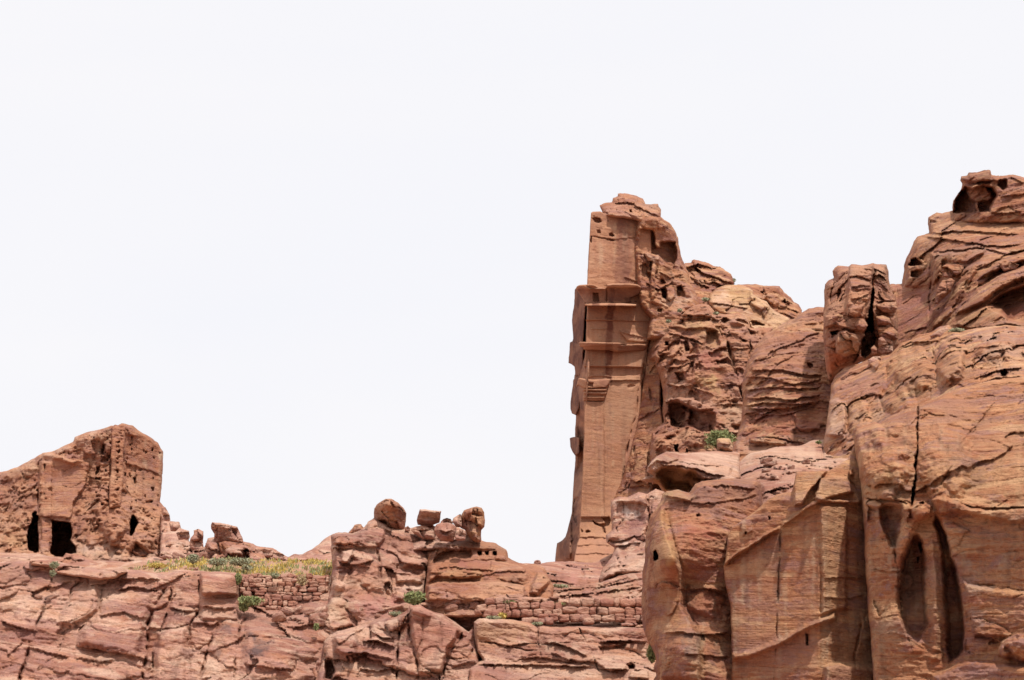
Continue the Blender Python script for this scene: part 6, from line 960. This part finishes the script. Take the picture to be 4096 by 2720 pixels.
scatter(24, 'F', [(760, 350), (1100, 340), (1100, 420), (800, 440)], 'slab_terrace', .08, .4, 'stones on the pink slab terrace', 'small stone on the pink slab terrace above the near cliff', 0)
for o in protos: bpy.data.objects.remove(o)

for o_, l_, m_, d_ in (
    ([(876, 1075), (900, 1062), (945, 1080), (960, 1110), (958, 1155), (900, 1168), (872, 1150)], 'pale block wedged under the right side of the split pillar', PINK, 63.6),
    ([(820, 1195), (845, 1178), (885, 1176), (893, 1200), (870, 1228), (825, 1222)], 'small pinkish block below the dark cleft of the split pillar', PINK, 60.8),
    ([(830, 1130), (850, 1112), (870, 1130), (868, 1165), (835, 1172)], 'narrow block standing at the bottom of the dark cleft', TAN, 62.6),
    ([(868, 1015), (905, 1006), (960, 1012), (985, 1040), (980, 1078), (930, 1088), (880, 1062)], 'rounded block stacked on the right side of the split pillar, lowest of three', RUST, 63.8),
    ([(862, 950), (900, 944), (940, 958), (952, 990), (910, 1002), (868, 996)], 'middle block of three stacked on the right side of the split pillar', RUST, 64.0),
    ([(866, 892), (905, 868), (975, 868), (984, 905), (960, 932), (900, 928)], 'top block of three stacked on the right side of the split pillar', TAN, 64.2),
    ([(700, 970), (745, 950), (795, 962), (812, 1000), (790, 1030), (730, 1022), (698, 1000)], 'round boulder lodged on the ledge left of the dark cleft', TAN, 62.8),
    ([(612, 950), (640, 934), (672, 944), (680, 968), (640, 985), (612, 974)], 'small boulder on the ledge at the left side of the split pillar', RUST, 63.2),
    ([(1232, 668), (1262, 648), (1330, 652), (1365, 672), (1350, 705), (1300, 728), (1244, 722)], 'flat topped block lying on the upper right cliff', RUST, 68.0),
    ([(1190, 880), (1205, 800), (1240, 745), (1290, 728), (1312, 745), (1290, 800), (1250, 842), (1215, 880)], 'long smooth boulder leaning in the gully of the upper right cliff', TAN, 67.4),
    ([(1170, 1060), (1215, 1030), (1262, 1000), (1280, 1020), (1270, 1062), (1215, 1085), (1175, 1085)], 'pale boulder at the foot of the upper right cliff', PINK, 57.4),
    ([(1555, 640), (1600, 625), (1680, 655), (1660, 682), (1590, 690)], 'slab shaped boulder near the right edge of the upper cliff', TAN, 64.6)):
    bld('cliff_boulder', 'E', o_, d_, l_, m_)
bld('squared_stone', 'F', [(514, 218), (530, 213), (582, 216), (590, 225), (604, 262), (606, 288), (560, 292), (514, 286)], 46.4, 'golden squared block of stone in front of the green shrub beside the overhanging slab', YEL,
    ops=[('lip', [(514, 243), (560, 246), (600, 250)], 5, .25)], rnd=(10, .35), thick=.9, cat='stone block', rough=1.5, step=3)
bld('flat_stone', 'F', [(452, 282), (470, 272), (500, 274), (512, 284), (500, 292), (460, 292)], 46.2, 'small flat golden stone left of the squared block by the shrub', YEL, cat='stone', rough=1.5, step=3, rnd=(8, .2), thick=.5)
bld('flat_stone', 'B', [(1558, 768), (1580, 764), (1628, 766), (1630, 778), (1608, 786), (1585, 782)], 59.6, 'flat dark red stone on the slope just above the block wall', RUST, cat='stone', rough=1.5, step=3, rnd=(8, .25), thick=.6)
bld('flat_stone', 'B', [(2018, 935), (2060, 928), (2120, 932), (2128, 948), (2080, 956), (2025, 952)], 57.0, 'long flat stone lying below the right end of the block wall', ROSE, cat='stone', rough=1.5, step=3, rnd=(8, .3), thick=.8)

# ------------------------------------------------------------------ plants
def bush(name, frame, cx, cy, rx, ry, dep, label, mat=LEAF, n=900, leaf=.06, cat='shrub', surf=None, seed=0, upright=0.):
    p = fr(frame, [(cx, cy)])[0]; s = FR[frame][2]; m = dep / FPX / s; c = world(p[0], p[1], dep); rx, rz = rx * m, ry * m
    q = np.random.RandomState(seed + int(cx)); base = np.array([c[0], c[1] + .05, c[2] - rz])
    root = empty(name, base); tag(root, label, cat)
    d = q.randn(n, 3); d /= np.linalg.norm(d, axis=1)[:, None]; r_ = q.rand(n) ** .45
    lump = 1 + .55 * fbm(d[:, 0] * 2.2 + seed, d[:, 1] * 2.2, d[:, 2] * 2.2, 2)
    P = d * (r_ * lump)[:, None] * np.array([rx, rx * .8, rz * .95]); P[:, 2] += rz * .05; P += c
    u = q.randn(n, 3); u[:, 2] += upright * 3; u /= np.linalg.norm(u, axis=1)[:, None]; v = np.cross(u, q.randn(n, 3)); v /= np.linalg.norm(v, axis=1)[:, None]
    L_ = leaf * (.6 + .8 * q.rand(n))[:, None]; a = P - u * L_; b = P + v * L_ * .35; e = P + u * L_; f = P - v * L_ * .35
    V = np.stack([a, b, e, f], 1).reshape(-1, 3); F = np.arange(4 * n).reshape(n, 4)
    mesh_obj('foliage', V, (F, np.zeros((0, 3), int)), mat, root, smooth=False)
    ns = 16; Vs = []; Fs = []
    for i in range(ns):
        t = P[q.randint(n)]; w_ = .012 + .01 * q.rand(); k = len(Vs); o_ = np.array([w_, 0, 0]); o2 = np.array([0, w_, 0]); mid = (base + t) / 2 + (q.rand(3) - .5) * rx * .3
        for pt, f_ in ((base, 1.), (mid, .7), (t, .25)):
            Vs += [pt - o_ * f_, pt + o2 * f_, pt + o_ * f_]
        for lv in (0, 3):
            for j in range(3): Fs.append((k + lv + j, k + lv + (j + 1) % 3, k + lv + 3 + (j + 1) % 3, k + lv + 3 + j))
    mesh_obj('stem', Vs, (np.array(Fs), np.zeros((0, 3), int)), TWIG, root, smooth=False)
    return root
bush('shrub', 'B', 718, 778, 60, 44, 59.6, 'round green shrub at the foot of the middle outcrop', n=1500, leaf=.07)
bush('shrub', 'B', 606, 875, 38, 15, 58.6, 'low grey green cushion shrub left of the smooth red wedge', SAGE, 500, .05)
bush('shrub', 'A', 1398, 1128, 62, 30, 61.2, 'spreading green shrub at the lower left corner of the rubble wall', n=1200, leaf=.07)
bush('shrub', 'A', 1365, 1160, 30, 28, 61.2, 'small green shrub hanging below the corner of the rubble wall', n=500, leaf=.06)
bush('shrub', 'A', 1332, 1005, 22, 32, 61.8, 'dark green tuft growing out of the top left end of the rubble wall', n=500, leaf=.06)
bush('shrub', 'A', 303, 925, 26, 22, 61.8, 'dry green shrub on the slab below the square tomb doorway', SAGE, 450, .05)
bush('shrub', 'A', 293, 972, 16, 22, 61.6, 'dry green sprig hanging under the cliff top slab', SAGE, 260, .05)
bush('shrub', 'A', 1770, 1272, 14, 20, 59.5, 'small dark green tuft on the rock below the rubble wall', n=300, leaf=.05)
bush('shrub', 'B', 102, 962, 16, 22, 57.4, 'small green sprig beside the gully left of the middle outcrop', n=260, leaf=.05) if False else None
bush('shrub', 'F', 530, 225, 76, 58, 47.2, 'bright green shrub behind the golden squared block', n=2600, leaf=.055)
bush('shrub', 'F', 470, 268, 26, 14, 46.6, 'straw coloured dry tuft left of the bright green shrub', STRAW, 260, .05)
bush('shrub', 'F', 150, 1425, 26, 48, 39.8, 'green shrub half hidden behind the lower edge of the near red cliff', n=900, leaf=.05)
bush('shrub', 'E', 1318, 1030, 44, 13, 56.6, 'thin grey green tuft on the rounded rocks at upper right', SAGE, 500, .05)
bush('shrub', 'F', 1085, 237, 16, 10, 58.2, 'tiny green tuft on the pink slab terrace', n=160, leaf=.05)
bush('shrub', 'C', 1170, 868, 26, 16, 88.6, 'pale green tuft left of the golden rock', SAGE, 240, .08)
bush('shrub', 'C', 990, 945, 18, 12, 88.6, 'pale green tuft on the ledge over the honeycomb rock', SAGE, 200, .08)
bush('shrub', 'C', 912, 1020, 18, 12, 88.8, 'pale green tuft in the cleft beside the tall tomb', SAGE, 200, .08)
bush('shrub', 'C', 1245, 965, 18, 10, 88, 'pale green tuft under the golden rock', SAGE, 160, .08)
bush('shrub', 'C', 1370, 732, 10, 14, 95, 'tiny dark sprig on the skyline of the far ridge', SAGE, 90, .07)
bush('shrub', 'B', 1490, 938, 32, 12, 57.4, 'olive cushion plant at the foot of the block wall', SAGE, 350, .05)
bush('shrub', 'B', 1315, 800, 36, 12, 58.9, 'bright green low plant on top of the block wall', n=350, leaf=.05)
bush('shrub', 'B', 1620, 812, 44, 9, 58.9, 'thin green weeds behind the middle of the block wall', n=300, leaf=.05)
bush('shrub', 'B', 1215, 897, 44, 8, 57.4, 'low dull green weeds under the left end of the block wall', SAGE, 300, .05)
bush('shrub', 'B', 1640, 700, 70, 9, 65, 'dull green weeds in the hollow above the light striped slope', SAGE, 400, .06)
bush('yellow_plant', 'B', 1275, 888, 26, 18, 57.8, 'yellow leaved plant at the foot of the block wall', YELF, 420, .06, 'plant', upright=.6)
bush('shrub', 'A', 1080, 890, 28, 28, 68.5, 'tallest grey green shrub at the left of the meadow', SAGE, 650, .07)
bush('shrub', 'A', 1215, 908, 52, 20, 67.5, 'wide grey green shrub in the middle of the meadow', SAGE, 800, .07)
bush('shrub', 'A', 1345, 908, 64, 22, 67.5, 'widest grey green shrub at the right of the meadow', SAGE, 950, .07)
bush('shrub', 'A', 1540, 985, 22, 14, 62.2, 'small grey green shrub on top of the rubble wall', SAGE, 260, .06)
bush('shrub', 'A', 880, 928, 66, 14, 66.5, 'yellow green clump at the left tip of the meadow', YELF, 500, .06)
bush('shrub', 'A', 1385, 940, 34, 14, 65.5, 'light grey green cushion among the yellow meadow plants', SAGE, 350, .06)
bush('shrub', 'A', 1690, 1010, 34, 34, 61.9, 'dry brown weeds hanging over the rubble wall', STRAW, 300, .05)

def meadow():
    x, y, P = o_surf['terrace'](); q = np.random.RandomState(5)
    c = (x - 0) * 1.4, (y - 1600) * 1.4
    up = 968 + 0 * c[0]; lo = np.interp(c[0], [690, 800, 950, 1100, 1860], [960, 925, 900, 892, 905])
    dens = sstep(-.12, .3, fbm(x / 30, y / 9, x * 0 + 4, 3)) * (c[0] > 700) * (c[0] < 1880) * (c[1] > lo) * (c[1] < 990) * (.35 + .65 * sstep(900, 1100, c[0]))
    dens = dens / dens.sum(); n = 4300; i = q.choice(len(x), n, p=dens)
    B = P[i] + (q.rand(n, 3) - .5) * np.array([.25, .8, 0]); h = (.07 + .17 * q.rand(n) ** 1.8); a = q.rand(n) * 6.28; w_ = .025 + .02 * q.rand(n)
    dx = np.stack([np.cos(a) * w_, np.sin(a) * w_, 0 * a], 1); t = np.stack([(q.rand(n) - .5) * h * .9, (q.rand(n) - .5) * h * .9, h], 1)
    V = np.stack([B - dx, B + dx, B + t * .6 + dx * .8, B + t * .6 - dx * .8, B + t], 1).reshape(-1, 3)
    k = np.arange(n) * 5; Q = np.stack([k, k + 1, k + 2, k + 3], 1); T = np.stack([k + 3, k + 2, k + 4], 1)
    sp = fbm(B[:, 0] * .7, B[:, 1] * .5, B[:, 0] * 0, 2); mi = np.where(q.rand(n) < .26 + sp, 0, np.where(q.rand(n) < .6, 1, 2))
    o = mesh_obj('meadow_grass', V, (Q, T), None, mats=[YELF, LEAF, STRAW], mi=np.r_[mi, mi], smooth=False)
    tag(o, 'yellow and green meadow plants along the cliff top terrace', 'meadow', kind='stuff')
meadow()
